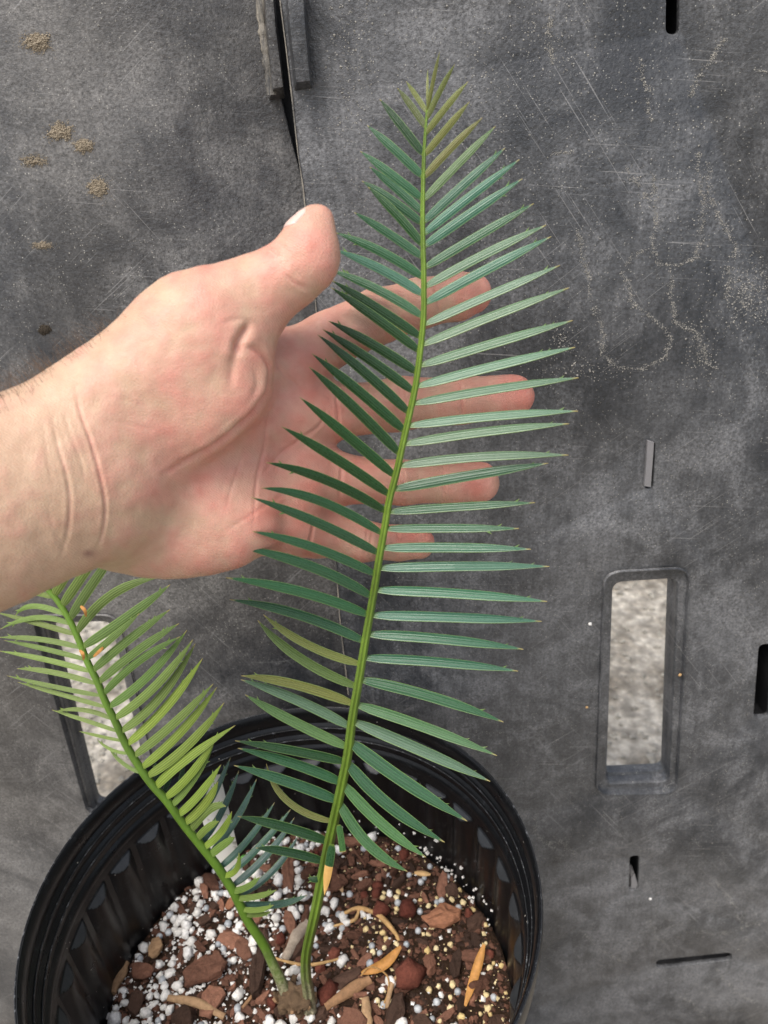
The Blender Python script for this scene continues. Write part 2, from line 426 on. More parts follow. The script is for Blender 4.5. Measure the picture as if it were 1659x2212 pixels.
fl = [on_y(560, -120, YL), on_y(900, -120, YL), on_y(1000, 2212, YL), on_y(700, 2212, YL)]
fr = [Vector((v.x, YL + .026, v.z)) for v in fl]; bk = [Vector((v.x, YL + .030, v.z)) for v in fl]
prism('gap_light_block', fr, bk, M_FRAME, lp)
# worn, paler lip along the cut edge of the right sheet
lip_f, lip_b = [], []
for a, b in seamR[1:-2]:
    lip_f.append(on_y(a - .8, b, YR - .0006)); lip_b.append(on_y(a + 2.2 + R.uniform(-1, 1.2), b, YR - .0006))
vv = lip_f + lip_b + [v + Vector((0, .003, 0)) for v in lip_f] + [v + Vector((0, .003, 0)) for v in lip_b]
n = len(lip_f); ff = []
for k in range(n - 1):
    ff += [(k, k + 1, n + k + 1, n + k), (2 * n + k, 2 * n + k + 1, k + 1, k)]
unparent_space(mesh_obj('worn_edge', vv, ff, M_EDGE, rp))
# grey strap end in the small upright slot, rag of plastic in the lower one
fr = pyz([(1399, 952), (1413, 956), (1409, 1012), (1406, 1052), (1392, 1050), (1396, 1004)], YR - .002)
bk = [v + Vector((0, .0025, 0)) for v in fr]
tag(prism('strap_end', fr, bk, M_STRAP, None) if False else mesh_obj('strap_end', [v for v in fr + bk], [(0, 1, 2, 3, 4, 5), (11, 10, 9, 8, 7, 6)] + [(k, k + 6, (k + 1) % 6 + 6, (k + 1) % 6) for k in range(6)], M_STRAP, smooth=False), 'pale grey strap end poking out of a short upright slot', 'strap')
fr = pyz([(1364, 1896), (1371, 1888), (1378, 1912), (1374, 1920), (1363, 1919)], YR + .001)
bk = [v + Vector((0, .010, 0)) for v in fr]
tag(mesh_obj('plastic_scrap', fr + bk, [(0, 1, 2, 3, 4), (9, 8, 7, 6, 5)] + [(k, k + 5, (k + 1) % 5 + 5, (k + 1) % 5) for k in range(5)], M_STRAP, smooth=False), 'crumpled plastic scrap stuck in the short slot below the clear handle hole', 'scrap')

# dirt trails, grit and mud on the panels
def cropB(pts, ox=987.5, oy=0, k=.40476): return [(ox + k * a, oy + k * b) for a, b in pts]
trails = [cropB(t) for t in (
    [(1040, 930), (1055, 1050), (1060, 1200), (1040, 1330), (1075, 1410), (1180, 1415), (1280, 1370), (1310, 1250), (1318, 1100), (1290, 930), (1290, 810)],
    [(905, 890), (970, 990), (1015, 1060)], [(1345, 870), (1350, 1050), (1400, 1170), (1490, 1320)],
    [(640, 1220), (680, 1400), (730, 1640), (780, 1780), (775, 1900), (850, 1960), (1000, 1970), (1110, 1900), (1145, 1800), (1060, 1710), (930, 1620), (920, 1540), (880, 1460), (930, 1370), (1030, 1320)],
    [(1140, 1430), (1145, 1560), (1165, 1720), (1290, 1780), (1330, 1930), (1390, 1970)], [(1240, 520), (1300, 400), (1430, 200)],
    [(1480, 1320), (1450, 1500), (1440, 1590)], [(500, 820), (620, 810)], [(500, 60), (485, 200), (515, 340)], [(980, 310), (1000, 440), (1030, 650)], [(1580, 370), (1659, 385)])]
trails += [cropB(t, 1206.9, 877.8, .6035) for t in ([(330, 1830), (350, 1900), (380, 1920)], [(560, 1700), (640, 1800), (670, 1900), (640, 1950)], [(490, 1880), (580, 1890), (740, 1840)], [(400, 2100), (480, 2130), (530, 2200)], [(90, 1890), (170, 1960), (280, 2010)], [(560, 2010), (640, 2100), (720, 2150)])]
trails += [cropB(t, 438.9, 1206.9, .49603) for t in ([(1440, 1120), (1450, 1200), (1500, 1240), (1560, 1280), (1600, 1350)], [(1500, 1240), (1560, 1225), (1630, 1300)])]
gp, gs = [], []
for ti, tr in enumerate(trails):
    for a, b in zip(tr[:-1], tr[1:]):
        L = math.hypot(b[0] - a[0], b[1] - a[1]); mcount = int(L * 3.0)
        for k in range(mcount):
            t = R.random(); off = R.gauss(0, 3.2) * (1 if R.random() < .8 else 2.2)
            if noise.noise((a[0] * .021 + t * L * .05, ti * 3.1, a[1] * .01)) < R.uniform(-.55, .20): continue
            x = a[0] + (b[0] - a[0]) * t + off + 7 * noise.noise((t * L * .04, ti, a[0])); y = a[1] + (b[1] - a[1]) * t + R.gauss(0, 2)
            q = on_y(x, y, YR); gp.append((q.x, YR, q.z)); gs.append(.00009 + abs(R.gauss(0, 1)) * .00016)
holes = [(1290, 1228, 1490, 1708)] + [(min(a for a, b in q) - 3, min(b for a, b in q) - 3, max(a for a, b in q) + 3, max(b for a, b in q) + 3) for q in slots_px]
def in_hole(x, y): return any(a < x < c and b < y < d for a, b, c, d in holes)
for (cx_, cy_, sx_, sy_, cnt) in [(1620, 640, 38, 48, 700), (1215, 735, 14, 16, 90), (760, 120, 30, 120, 420), (1180, 60, 60, 60, 120), (1510, 760, 20, 40, 150), (1250, 800, 45, 12, 120), (1100, 150, 170, 120, 420), (1500, 380, 150, 120, 300), (1500, 1850, 140, 200, 160)]:
    for k in range(cnt):
        x, y = R.gauss(cx_, sx_), R.gauss(cy_, sy_)
        if x < 700 - 0 * y or in_hole(x, y): continue
        q = on_y(x, y, YR); gp.append((q.x, YR, q.z)); gs.append(.00015 + abs(R.gauss(0, 1)) * .00020)
v_, f_ = octa_cloud(gp, gs, 1.0, 9)
o = mesh_obj('dirt_trails', v_, f_, M_GRIT, rp, smooth=False); o['kind'] = 'stuff'; unparent_space(o)

def surfL(px, py):
    q = on_y(px, py, YL)
    for _ in range(3): q = on_y(px, py, YL + warpL(q.x, q.z))
    return q
gp, gs = [], []
for k in range(1100):
    x, y = R.uniform(0, 590), R.uniform(0, 1000)
    if noise.noise((x * .012, y * .012, 5)) < -.05: continue
    q = surfL(x, y); gp.append(q); gs.append(.00012 + abs(R.gauss(0, 1)) * .00013)
v_, f_ = octa_cloud(gp, gs, 1.0, 10)
o = mesh_obj('dirt_specks', v_, f_, M_GRIT, lp, smooth=False); o['kind'] = 'stuff'; unparent_space(o)
mud = [(84, 90, 40, 24, 'long tan mud crust, topmost on the bulging panel'), (130, 286, 32, 25, 'tan mud crust above the two-part smear on the bulging panel'),
       (182, 316, 24, 17, 'small tan mud smear trailing below a larger mud crust'), (74, 348, 40, 17, 'flat wide mud smear near the edge of the bulging panel'),
       (213, 406, 26, 24, 'round tan mud clod standing alone on the bulging panel'), (96, 712, 15, 11, 'small dark mud clod just above the wrist'),
       (92, 530, 26, 11, 'faint flat mud smear between the round clod and the wrist')]
for i, (mx, my, ax, ay, lab) in enumerate(mud):
    q = surfL(mx, my); pts, szs = [], []
    kx = q.y / ray(mx, my).y / FPX
    rr = random.Random(40 + i); dens = 1500 if i not in (3, 6) else 800
    for k in range(dens + 500):
        a = rr.uniform(0, 6.283); r = math.sqrt(rr.random()) * (1 if rr.random() < .7 else rr.uniform(1, 1.9)); edge = .70 + .75 * noise.noise((math.cos(a) * 1.5, math.sin(a) * 1.5, i * 7)) + .45 * noise.noise((math.cos(a) * 4, math.sin(a) * 4, i * 5))
        r *= edge
        if k >= dens: r = abs(rr.gauss(0, .95)) * edge + .2
        c = surfL(mx + ax * r * math.cos(a), my + ay * r * math.sin(a))
        pts.append((c.x, c.y - .0006 * (1 - r) * rr.random(), c.z)); szs.append((.00022 + .0009 * rr.random() ** 3) * (max(1.15 - .7 * r, .3) if k < dens else .30) * (.6 if i in (3, 6) else 1))
    v_, f_ = octa_cloud(pts, szs, .9, 60 + i, .25)
    o = mesh_obj('mud_clod', [Vector(v) - q for v in v_], f_, M_MUD_D if i == 5 else M_MUD, smooth=False); o.location = q
    tag(o, lab, 'mud')
def blob_mesh(name, seed, sub=1, sx=1, sy=1, sz=1, amp=.3, freq=1.4):
    bm = bmesh.new(); bmesh.ops.create_icosphere(bm, subdivisions=sub, radius=1)
    for v in bm.verts:
        d = 1 + amp * noise.noise(v.co * freq + Vector((seed * 5.3, seed * 1.7, 0)))
        v.co = Vector((v.co.x * sx * d, v.co.y * sy * d, v.co.z * sz * d))
    me = bpy.data.meshes.new(name); bm.to_mesh(me); bm.free()
    return me
for i, (a, b, r, lab) in enumerate([(1275, 1348, 5, 'tiny round white snail shell stuck beside the clear handle hole'), (1405, 1942, 5, 'tiny white snail shell stuck below the short lower slot'), (1469, 1458, 4.5, 'tan seed stuck on the rim of the clear handle hole'), (1268, 1528, 3.6, 'pale yellow flake stuck left of the clear handle hole')]):
    q = on_y(a, b, YR - (.0005 if i != 2 else -.0012)); me = blob_mesh('shell', i, 2, .0014, .0010, .0014, .3)
    o = me_obj(['snail_shell', 'snail_shell', 'seed', 'flake'][i], me, M_PERLITE if i < 2 else M_STRAW); o.location = q; o.scale = (r / 5,) * 3
    tag(o, lab, ['shell', 'shell', 'seed', 'flake'][i])

# ------------------------------------------------------------------ the pot
PCX, PCY, RIMZ = -0.0680, 0.2620, CAM_H - 0.362
PR, POTH = 0.1360, RIMZ
SOILZ = CAM_H - 0.476
pot = empty('plant_pot', (PCX, PCY, 0)); tag(pot, 'tall round black ribbed plastic nursery pot of potting mix', 'plant pot')
def pot_profile():
    # (radius, depth below the rim): inside from the bottom up, over the rim, down the outside
    inner = [(0, POTH - .006), (.106, POTH - .006), (.110, POTH - .02)]
    for k in range(6): t = k / 5; inner.append((.1115 + .0135 * t, .43 - (.43 - .115) * t))
    inner += [(.1254 + .0016 * t, .095 - .033 * t) for t in (0, .4, .8)] + [(.1272 + .0006 * t, .060 - .020 * t) for t in np.linspace(0, 1, 26)] + [(.1282, .0365)]
    for z0, r0 in ((.0350, .1284), (.0265, .1302), (.0180, .1320)):      # rolled steps below the rim
        inner += [(r0 - .0003, z0), (r0 - .0001, z0 - .0020), (r0 + .0010, z0 - .0036), (r0 + .0019, z0 - .0050), (r0 + .0019, z0 - .0068)]
    inner += [(.1330, .0085), (.1334, .0045), (.1342, .0012), (.1352, 0), (.1364, .0008), (.1371, .0030)]
    outer = [(.1371, .010), (.1364, .018), (.1342, .0195), (.1330, .021), (.1326, .030), (.1318, .0355)]
    outer += [(.1312 - .0006 * t, .038 + .024 * t) for t in np.linspace(0, 1, 8)]
    for k in range(1, 7): t = k / 6; outer.append((.1306 - .0145 * t, .062 + (POTH - .02 - .062) * t))
    outer += [(.114, POTH - .004), (.112, POTH), (0, POTH)]
    return inner, outer
inner, outer = pot_profile()
NF, SEG = 33, 33 * 18
def flute(th, d):
    a = (th * NF / (2 * math.pi) + .3) % 1.0
    x = abs(a - .5) * 2 / .80                            # a rounded flute pressed into the wall, its head cut off at a slant
    arc = math.cos(x * math.pi / 2) ** .8 if x < 1 else 0.0
    fade = 1 - .55 * min(1, max(0, (d - .046) / .045))
    return min(.0050 * arc * fade, max(0.0, (d - .0415) * .95))
def revolve(name, prof, mat, parent):
    vs, fs = [], []
    for r, d in prof:
        for k in range(SEG):
            th = 2 * math.pi * k / SEG
            wob = 1 + .006 * math.sin(2 * th + .6) + .003 * math.sin(3 * th)
            rr = r * wob - (flute(th, d) if .11 < r and d < POTH - .03 else 0)
            vs.append((PCX + rr * math.cos(th), PCY + rr * math.sin(th), RIMZ - d))
    for i in range(len(prof) - 1):
        for k in range(SEG):
            a, b = i * SEG + k, i * SEG + (k + 1) % SEG
            fs.append((a, b, b + SEG, a + SEG))
    o = mesh_obj(name, vs, fs, mat, parent, True, 32)
    if name == 'body':                                   # sky sheen on the slanted flute heads, put in as a lighter colour
        o.data.materials.append(M_POT_SKYLIT); mi = []
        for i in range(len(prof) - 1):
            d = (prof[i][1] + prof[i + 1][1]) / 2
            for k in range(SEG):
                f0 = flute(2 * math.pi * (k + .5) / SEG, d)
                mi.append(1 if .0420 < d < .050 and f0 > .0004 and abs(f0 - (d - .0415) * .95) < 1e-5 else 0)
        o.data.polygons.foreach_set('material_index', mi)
    return unparent_space(o)
k_rim = next(i for i, q in enumerate(inner) if abs(q[1] - .0365) < 1e-6)
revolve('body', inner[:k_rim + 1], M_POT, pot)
revolve('rim', inner[k_rim:] + outer[:6], M_POT, pot)
revolve('outer_wall', outer[5:], M_POT, pot)
# scuffed crests on the rim steps
def hoop(r, d, tube, name):
    vs, fs = [], []; ns = 220
    for k in range(ns):
        th = 2 * math.pi * k / ns; wob = 1 + .006 * math.sin(2 * th + .6) + .003 * math.sin(3 * th)
        for j in range(6):
            a = j * math.pi / 3; rr = r * wob + tube * math.cos(a)
            vs.append((PCX + rr * math.cos(th), PCY + rr * math.sin(th), RIMZ - d + tube * math.sin(a)))
    for k in range(ns):
        for j in range(6):
            fs.append((k * 6 + j, k * 6 + (j + 1) % 6, ((k + 1) % ns) * 6 + (j + 1) % 6, ((k + 1) % ns) * 6 + j))
    unparent_space(mesh_obj(name, vs, fs, M_POT_EDGE, pot))
hoop(.1299, .0245, .0004, 'rim_bead'); hoop(.1317, .0160, .0004, 'rim_bead'); hoop(.1362, .0006, .0005, 'rim_bead')

# ------------------------------------------------------------------ potting mix
def soil_h(x, y):
    dx, dy = x - PCX, y - PCY; r = math.hypot(dx, dy) / .12
    return SOILZ + .006 * noise.noise((x * 22, y * 22, 1)) + .0022 * noise.noise((x * 90, y * 90, 2)) + .007 * r * r * (0.6 + .7 * noise.noise((dx * 12, dy * 12, 4))) - .004
NR, NS = 60, 120; vs, fs = [], []
RS = .1240
for i in range(NR + 1):
    for k in range(NS):
        r = RS * i / NR; th = 2 * math.pi * k / NS; x, y = PCX + r * math.cos(th), PCY + r * math.sin(th)
        vs.append((x, y, soil_h(x, y) + .0008 * noise.noise((x * 300, y * 300, 7))))
for i in range(NR):
    for k in range(NS):
        a, b = i * NS + k, i * NS + (k + 1) % NS; fs.append((a, a + NS, b + NS, b))
nb = len(vs)
for k in range(NS): th = 2 * math.pi * k / NS; vs.append((PCX + .112 * math.cos(th), PCY + .112 * math.sin(th), SOILZ - .10))
for k in range(NS): fs.append((NR * NS + k, nb + k, nb + (k + 1) % NS, NR * NS + (k + 1) % NS))
o = mesh_obj('potting_soil', vs, fs, M_SOIL); tag(o, 'dark brown potting soil filling the pot under the grains', 'soil', kind='stuff')

def in_pot(x, y, m=.0): return math.hypot(x - PCX, y - PCY) < RS - m
white_c = on_z(420, 2010, SOILZ)
def whiteness(x, y):                              # perlite lies thick towards the left of the pot and along its far wall
    q = .75 - 12.5 * (x + .095) + .30 * noise.noise((x * 28, y * 28, 11))
    far = max(0, (math.hypot(x - PCX, y - PCY) / RS - .80) * 3.4) if y > PCY + .02 else 0
    return q + far * .8
def chip_mesh(name, seed, n=7, th=.22, mat=None):
    rr = random.Random(seed); bm = bmesh.new()
    pr = []
    for k in range(n):
        a = 2 * math.pi * (k + rr.uniform(-.25, .25)) / n; r = rr.uniform(.72, 1.1)
        pr.append((r * math.cos(a), r * math.sin(a) * .68))
    top = [bm.verts.new((x * .93, y * .93, th * rr.uniform(.7, 1.3))) for x, y in pr]
    mid = [bm.verts.new((x, y, th * rr.uniform(.0, .4))) for x, y in pr]
    bot = [bm.verts.new((x * .9, y * .9, -th)) for x, y in pr]
    ct = bm.verts.new((rr.uniform(-.2, .2), rr.uniform(-.15, .15), th * rr.uniform(.9, 1.6)))
    for k in range(n):
        k2 = (k + 1) % n
        bm.faces.new((top[k], top[k2], ct)); bm.faces.new((mid[k], mid[k2], top[k2], top[k])); bm.faces.new((bot[k], bot[k2], mid[k2], mid[k]))
    bm.faces.new(bot[::-1])
    bmesh.ops.subdivide_edges(bm, edges=bm.edges[:], cuts=1, use_grid_fill=True)
    for v in bm.verts: v.co += Vector((noise.noise(v.co * 3 + Vector((seed, 0, 0))), noise.noise(v.co * 3 + Vector((0, seed, 0))), noise.noise(v.co * 3.3 + Vector((0, 0, seed))))) * .11
    me = bpy.data.meshes.new(name); bm.to_mesh(me); bm.free()
    if mat: me.materials.append(mat)
    return me
def put(name, me, loc, size, rot, label, cat, group=None):
    o = bpy.data.objects.new(name, me); o.location = loc; o.scale = size if isinstance(size, tuple) else (size,) * 3; o.rotation_euler = rot
    link(o); tag(o, label, cat, group); return o
def smooth_me(me):
    me.polygons.foreach_set('use_smooth', [True] * len(me.polygons)); return me
occ = []
def rand_spot(m=.004):
    while True:
        a = R.uniform(0, 6.2832); r = RS * math.sqrt(R.random()); x, y = PCX + r * math.cos(a), PCY + r * math.sin(a)
        if r < RS - m: return x, y
# large, single pieces that the photograph shows
def spot(px, py): q = on_z(px, py, SOILZ + .004); return q.x, q.y
big = [  # px, py, half size in px, material, kind, label, turn
    (443, 2092, 56, M_BARK, 'bark_chip', 'largest flat reddish brown bark chip among white perlite', .3),
    (455, 2150, 40, M_BARK, 'bark_chip', 'reddish bark chip tucked under the largest flat chip', 1.1),
    (335, 2045, 27, M_WOOD, 'bark_chip', 'small mottled tan bark chip in the perlite near the pot wall', 1.6),
    (305, 2095, 34, M_BARK, 'bark_chip', 'dark red pointed bark chip beside the pot wall', -.6),
    (957, 1985, 48, M_ORANGE_ROCK, 'bark_chip', 'pale orange flat bark chip among yellowish grains', .2),
    (555, 2095, 50, M_BARK_D, 'bark_chip', 'long dark purple-brown bark slab left of the stems', 1.5),
    (545, 1985, 24, M_BARK, 'bark_chip', 'squat brown bark chip beside the left stem', .4),
    (885, 2100, 36, M_LAVA, 'lava_stone', 'knobbly dark red lava stone in the middle of the open soil', .5),
    (880, 1962, 24, M_LAVA, 'lava_stone', 'red lava stone next to the pale orange chip', .9),
    (822, 1960, 22, M_LAVA, 'lava_stone', 'dark red lava stone beside the tan root', .1),
    (705, 2135, 26, M_LAVA, 'lava_stone', 'red lava stone at the foot of the right stem', .8),
    (730, 1905, 30, M_BARK, 'bark_chip', 'brown bark block behind the right stem', .7),
    (985, 2075, 34, M_BARK_D, 'bark_chip', 'dark charred bark stick near the right pot wall', 1.25),
    (500, 1945, 22, M_ORANGE_ROCK, 'bark_chip', 'orange bark sliver standing behind the left stem', 1.3),
    (440, 1985, 20, M_BARK_D, 'bark_chip', 'dark bark chip between perlite grains under the frond', .4)]
for i, (a, b, r, m, nm, lab, turn) in enumerate(big):
    x, y = spot(a, b); t = .45
    if not in_pot(x, y, .008): continue
    rr = r * t / FPX; asp = (1, 1, 1)
    if nm == 'lava_stone':
        me = smooth_me(blob_mesh(nm, 20 + i, 2, 1, .85, .8, .55, 1.7)); me.materials.append(m)
    else: me = chip_mesh(nm, 100 + i, 8, .16 if r > 30 else .22, m)
    if i in (5, 12): asp = (1.15, .62, 1)
    put(nm, me, (x, y, soil_h(x, y) + rr * .16 + .0022), (rr * asp[0], rr * asp[1], rr * asp[2]), (R.uniform(-.16, .10), R.uniform(-.12, .12), turn), lab, 'bark chip' if nm == 'bark_chip' else 'lava stone')
    occ.append((x, y, rr * .85))
def free(x, y, r): return all(math.hypot(x - a, y - b) > (q + r * .6) for a, b, q in occ)

barks = [chip_mesh('bark_chip', 200 + k, R.choice((6, 7, 8)), R.uniform(.18, .4), M_BARK if k < 6 else M_BARK_D) for k in range(10)]
for k in range(330):
    x, y = rand_spot(.008); r = .0032 + .0075 * R.random() ** 1.6
    if not free(x, y, r * .8): continue
    o = put('bark_chip', barks[k % 10], (x, y, soil_h(x, y) + r * .22), (r * R.uniform(.9, 1.7), r * R.uniform(.6, 1), r), (R.uniform(-.45, .45), R.uniform(-.45, .45), R.uniform(0, 6.28)),
            'small brown bark chip lying in the potting mix', 'bark chip', 'small bark chips in the pot')
    occ.append((x, y, r * .5))
lavas = []
for k in range(5):
    me = smooth_me(blob_mesh('lava_stone', 60 + k, 2, 1, .85, .8, .55, 1.9)); me.materials.append(M_LAVA); lavas.append(me)
for k in range(55):
    x, y = rand_spot(.006); r = R.uniform(.0025, .0052)
    if whiteness(x, y) > .75 or not free(x, y, r): continue
    put('lava_stone', lavas[k % 5], (x, y, soil_h(x, y) + r * .35), r, (R.uniform(0, 6), R.uniform(0, 6), R.uniform(0, 6)), 'small red lava stone lying in the potting mix', 'lava stone', 'small lava stones in the pot')
    occ.append((x, y, r * .8))
def grains(cnt, meshes, name, label, cat, group, rlo, rhi, accept, lift=.45):
    done = 0; tries = 0
    while done < cnt and tries < cnt * 60:
        tries += 1
        x, y = rand_spot(.003); r = R.uniform(rlo, rhi)
        if not accept(x, y) or not free(x, y, r): continue
        put(name, meshes[done % len(meshes)], (x, y, soil_h(x, y) + r * lift), r, (R.uniform(0, 6), R.uniform(0, 6), R.uniform(0, 6)), label, cat, group)
        occ.append((x, y, r * .62)); done += 1
perl, perly, prill = [], [], []
for k in range(8):
    me = smooth_me(blob_mesh('perlite_grain', 80 + k, 2, 1, R.uniform(.75, 1), R.uniform(.7, .95), .5, 2.0)); me.materials.append(M_PERLITE); perl.append(me)
for k in range(4):
    me = smooth_me(blob_mesh('perlite_grain', 95 + k, 2, 1, R.uniform(.75, 1), R.uniform(.7, .95), .5, 2.0)); me.materials.append(M_PERLITE_Y); perly.append(me)
    me = smooth_me(blob_mesh('fertilizer_bead', 110 + k, 2, 1, .92, .95, .14, 1.2)); me.materials.append(M_PRILL); prill.append(me)
vis = lambda x, y: y > PCY - .085
grains(115, prill, 'fertilizer_bead', 'round blue-grey fertilizer bead lying on the potting mix', 'fertilizer bead', 'grey fertilizer beads in the pot', .0019, .0028, lambda x, y: vis(x, y) and R.random() < .6)
grains(285, perl, 'perlite_grain', 'lumpy white perlite grain lying on the potting mix', 'perlite grain', 'white perlite grains in the pot', .0018, .0050, lambda x, y: vis(x, y) and R.random() < max(.04, whiteness(x, y)))
grains(90, perly, 'stained_perlite_grain', 'yellow-stained perlite grain in the open brown soil', 'perlite grain', 'yellowish perlite grains in the pot', .0012, .0026, lambda x, y: x > PCX + .035 and y < PCY + .07 and vis(x, y) and R.random() < .8)
def scatter(name, cnt, lo, hi, mat, accept, label, cat, seed, sq=.8, lift=.3):
    pts, szs = [], []
    rr = random.Random(seed)
    while len(pts) < cnt:
        x, y = rand_spot(.001)
        if not accept(x, y): continue
        r = lo + (hi - lo) * rr.random() ** 2.2
        pts.append((x, y, soil_h(x, y) + r * lift)); szs.append(r)
    v_, f_ = octa_cloud(pts, szs, sq, seed, .4)
    tag(mesh_obj(name, v_, f_, mat, smooth=False), label, cat, kind='stuff')
scatter('bark_crumbs', 5200, .0006, .0030, M_BARK, lambda x, y: True, 'fine reddish bark crumbs covering the soil', 'bark crumbs', 21, .5)
scatter('dark_crumbs', 3600, .0006, .0028, M_BARK_D, lambda x, y: True, 'fine dark bark crumbs covering the soil', 'bark crumbs', 22, .5)
scatter('perlite_crumbs', 3300, .00045, .0019, M_PERLITE, lambda x, y: R.random() < max(.10, whiteness(x, y) * 1.1), 'fine white perlite crumbs sprinkled over the soil', 'perlite crumbs', 23, .8, .6)
scatter('stained_crumbs', 620, .0004, .0015, M_PERLITE_Y, lambda x, y: x > PCX + .02, 'fine yellow perlite crumbs sprinkled over the soil', 'perlite crumbs', 24, .8, .6)
# grains stuck on the inside wall
gp, gs = [], []
for k in range(70):
    th = R.gauss(.75, .32); d = .112 - abs(R.gauss(0, .014)); rr = .1225 - .0004
    gp.append((PCX + rr * math.cos(th), PCY + rr * math.sin(th), RIMZ - d)); gs.append(R.uniform(.0005, .0016))
v_, f_ = octa_cloud(gp, gs, .8, 31)
tag(mesh_obj('wall_crumbs', v_, f_, M_PERLITE, smooth=False), 'white crumbs stuck on the inside wall of the pot', 'perlite crumbs', kind='stuff')

def tube(name, pts, radii, mat, parent=None, sides=8, groove=None, cap=True, flat=1.0):
    """tapered tube along world points"""
    pts = [Vector(p) for p in pts]; vs, fs = [], []; n = len(pts)
    for i, p in enumerate(pts):
        T = (pts[min(i + 1, n - 1)] - pts[max(i - 1, 0)]).normalized()
        Nf = CAM - p; Nf = (Nf - T * Nf.dot(T)).normalized(); S = T.cross(Nf)
        for k in range(sides):
            a = 2 * math.pi * k / sides; r = radii[i]
            g = 1.0
            if groove and k in (0, 1, sides - 1): g = groove if k == 0 else 1.06
            vs.append(p + S * (r * math.sin(a)) + Nf * (r * math.cos(a) * g * flat))
    for i in range(n - 1):
        for k in range(sides):
            a, b = i * sides + k, i * sides + (k + 1) % sides; fs.append((a, b, b + sides, a + sides))
    if cap: fs += [tuple(range(sides))[::-1], tuple(range((n - 1) * sides, n * sides))]
    o = mesh_obj(name, vs, fs, mat, parent, True, 60)
    if parent is not None: unparent_space(o)
    return o
def smooth_path(pts, sub=6):
    """Catmull-Rom through tuples of any length"""
    P = [np.array(p, float) for p in pts]; P = [2 * P[0] - P[1]] + P + [2 * P[-1] - P[-2]]; out = []
    for i in range(1, len(P) - 2):
        for k in range(sub):
            t = k / sub
            out.append(.5 * (2 * P[i] + (P[i + 1] - P[i - 1]) * t + (2 * P[i - 1] - 5 * P[i] + 4 * P[i + 1] - P[i + 2]) * t * t + (3 * P[i] - P[i - 1] - 3 * P[i + 1] + P[i + 2]) * t ** 3))
    out.append(P[-2]); return out
def soil_path(px, lift): 
    out = []
    for k, q in enumerate(px):
        x, y = spot(*q[:2]); out.append(Vector((x, y, soil_h(x, y) + (q[2] if len(q) > 2 else lift))))
    return out
sticks = [([(612, 2062), (640, 2010), (662, 1982)], .0040, M_WOOD_G, 'flat pale grey wood stick between the two stems', 'stick', .45),
          ([(244, 2150), (262, 2105), (276, 2080)], .0030, M_WOOD, 'short tan root stub leaning on the left pot wall', 'stick', .8),
          ([(640, 2000), (655, 1975), (662, 1945)], .0024, M_BARK, 'reddish brown twig just left of the right stem', 'twig', .9),
          ([(700, 2165), (760, 2130), (800, 2110)], .0036, M_WOOD, 'broad split wood splinter right of the stem foot', 'stick', .5),
          ([(795, 2212), (790, 2150)], .0032, M_WOOD, 'upright wood splinter near the bottom of the view of the pot', 'stick', .5),
          ([(520, 2165), (565, 2115)], .0012, M_WOOD, 'thin orange splinter by the dark bark slab', 'twig', .8),
          ([(360, 2148), (420, 2160), (480, 2185)], .0026, M_WOOD, 'tan wood splinter below the largest bark chip', 'stick', .6),
          ([(585, 2060, .004), (640, 2077, .006), (680, 2078, .006), (745, 2062, .004)], .0011, M_STRAW, 'thin bent straw passing behind both stems', 'straw', .8),
          ([(735, 1968), (775, 1958), (820, 1975), (850, 2010), (862, 2030)], .0018, M_STRAW, 'tan knotted root lying across the open soil', 'root', .9),
          ([(775, 1958), (765, 1980), (720, 1990)], .0013, M_STRAW, 'short side branch of root on the open soil', 'root', .9),
          ([(835, 2170), (845, 2120), (860, 2100)], .0018, M_WOOD, 'small upright wood sliver by the curled dry leaf', 'twig', .7),
          ([(760, 1830), (790, 1870)], .0012, M_BARK, 'thin brown twig behind the right stem near the far wall', 'twig', .9)]
for pts, r, m, lab, cat, fl_ in sticks:
    P = smooth_path([tuple(q) for q in soil_path(pts, r * .7 + .0022)], 5)
    P = [Vector(q) + Vector((noise.noise(Vector(q) * 200), 0, noise.noise(Vector(q) * 170))) * r * .3 for q in P]
    n = len(P); rad = [r * (.55 + .45 * math.sin(math.pi * min(max(k / (n - 1), .12), .88))) * (1 + .25 * noise.noise((k * .7, r * 900, 0))) for k in range(n)]
    o = tube('wood_' + cat if cat == 'stick' else 'dry_' + cat, P, rad, m, None, 7, None, True, fl_)
    tag(o, lab, cat)
def blade(name, pts, wid, mat, label, cat, lift=.004):
    P = smooth_path([tuple(q) for q in soil_path(pts, lift)], 5); n = len(P); vs, fs = [], []
    for i in range(n):
        p = Vector(P[i]); T = (Vector(P[min(i + 1, n - 1)]) - Vector(P[max(i - 1, 0)])).normalized(); S = T.cross(Vector((0, -.4, 1))).normalized(); v = i / (n - 1)
        w_ = wid * (math.sin(math.pi * min(.04 + .93 * v, 1)) ** .7) + .0002
        for e in (-1, 0, 1): vs.append(p + S * w_ * e + Vector((0, 0, .0008 * abs(e))))
        for e in (-1, 0, 1): vs.append(p + S * w_ * e * .95 + Vector((0, 0, .0008 * abs(e) - .0005)))
    for i in range(n - 1):
        a, b = i * 6, i * 6 + 6
        fs += [(a, a + 1, b + 1, b), (a + 1, a + 2, b + 2, b + 1), (a + 3, b + 3, b + 4, a + 4), (a + 4, b + 4, b + 5, a + 5), (a, b, b + 3, a + 3), (a + 2, a + 5, b + 5, b + 2)]
    tag(mesh_obj(name, vs, fs, mat), label, cat)
blade('dry_leaf', [(1005, 2168, .004), (1030, 2100, .008), (1046, 2062, .012)], .0026, M_DRYLEAF, 'orange dry blade standing by the right pot wall', 'dry leaf')
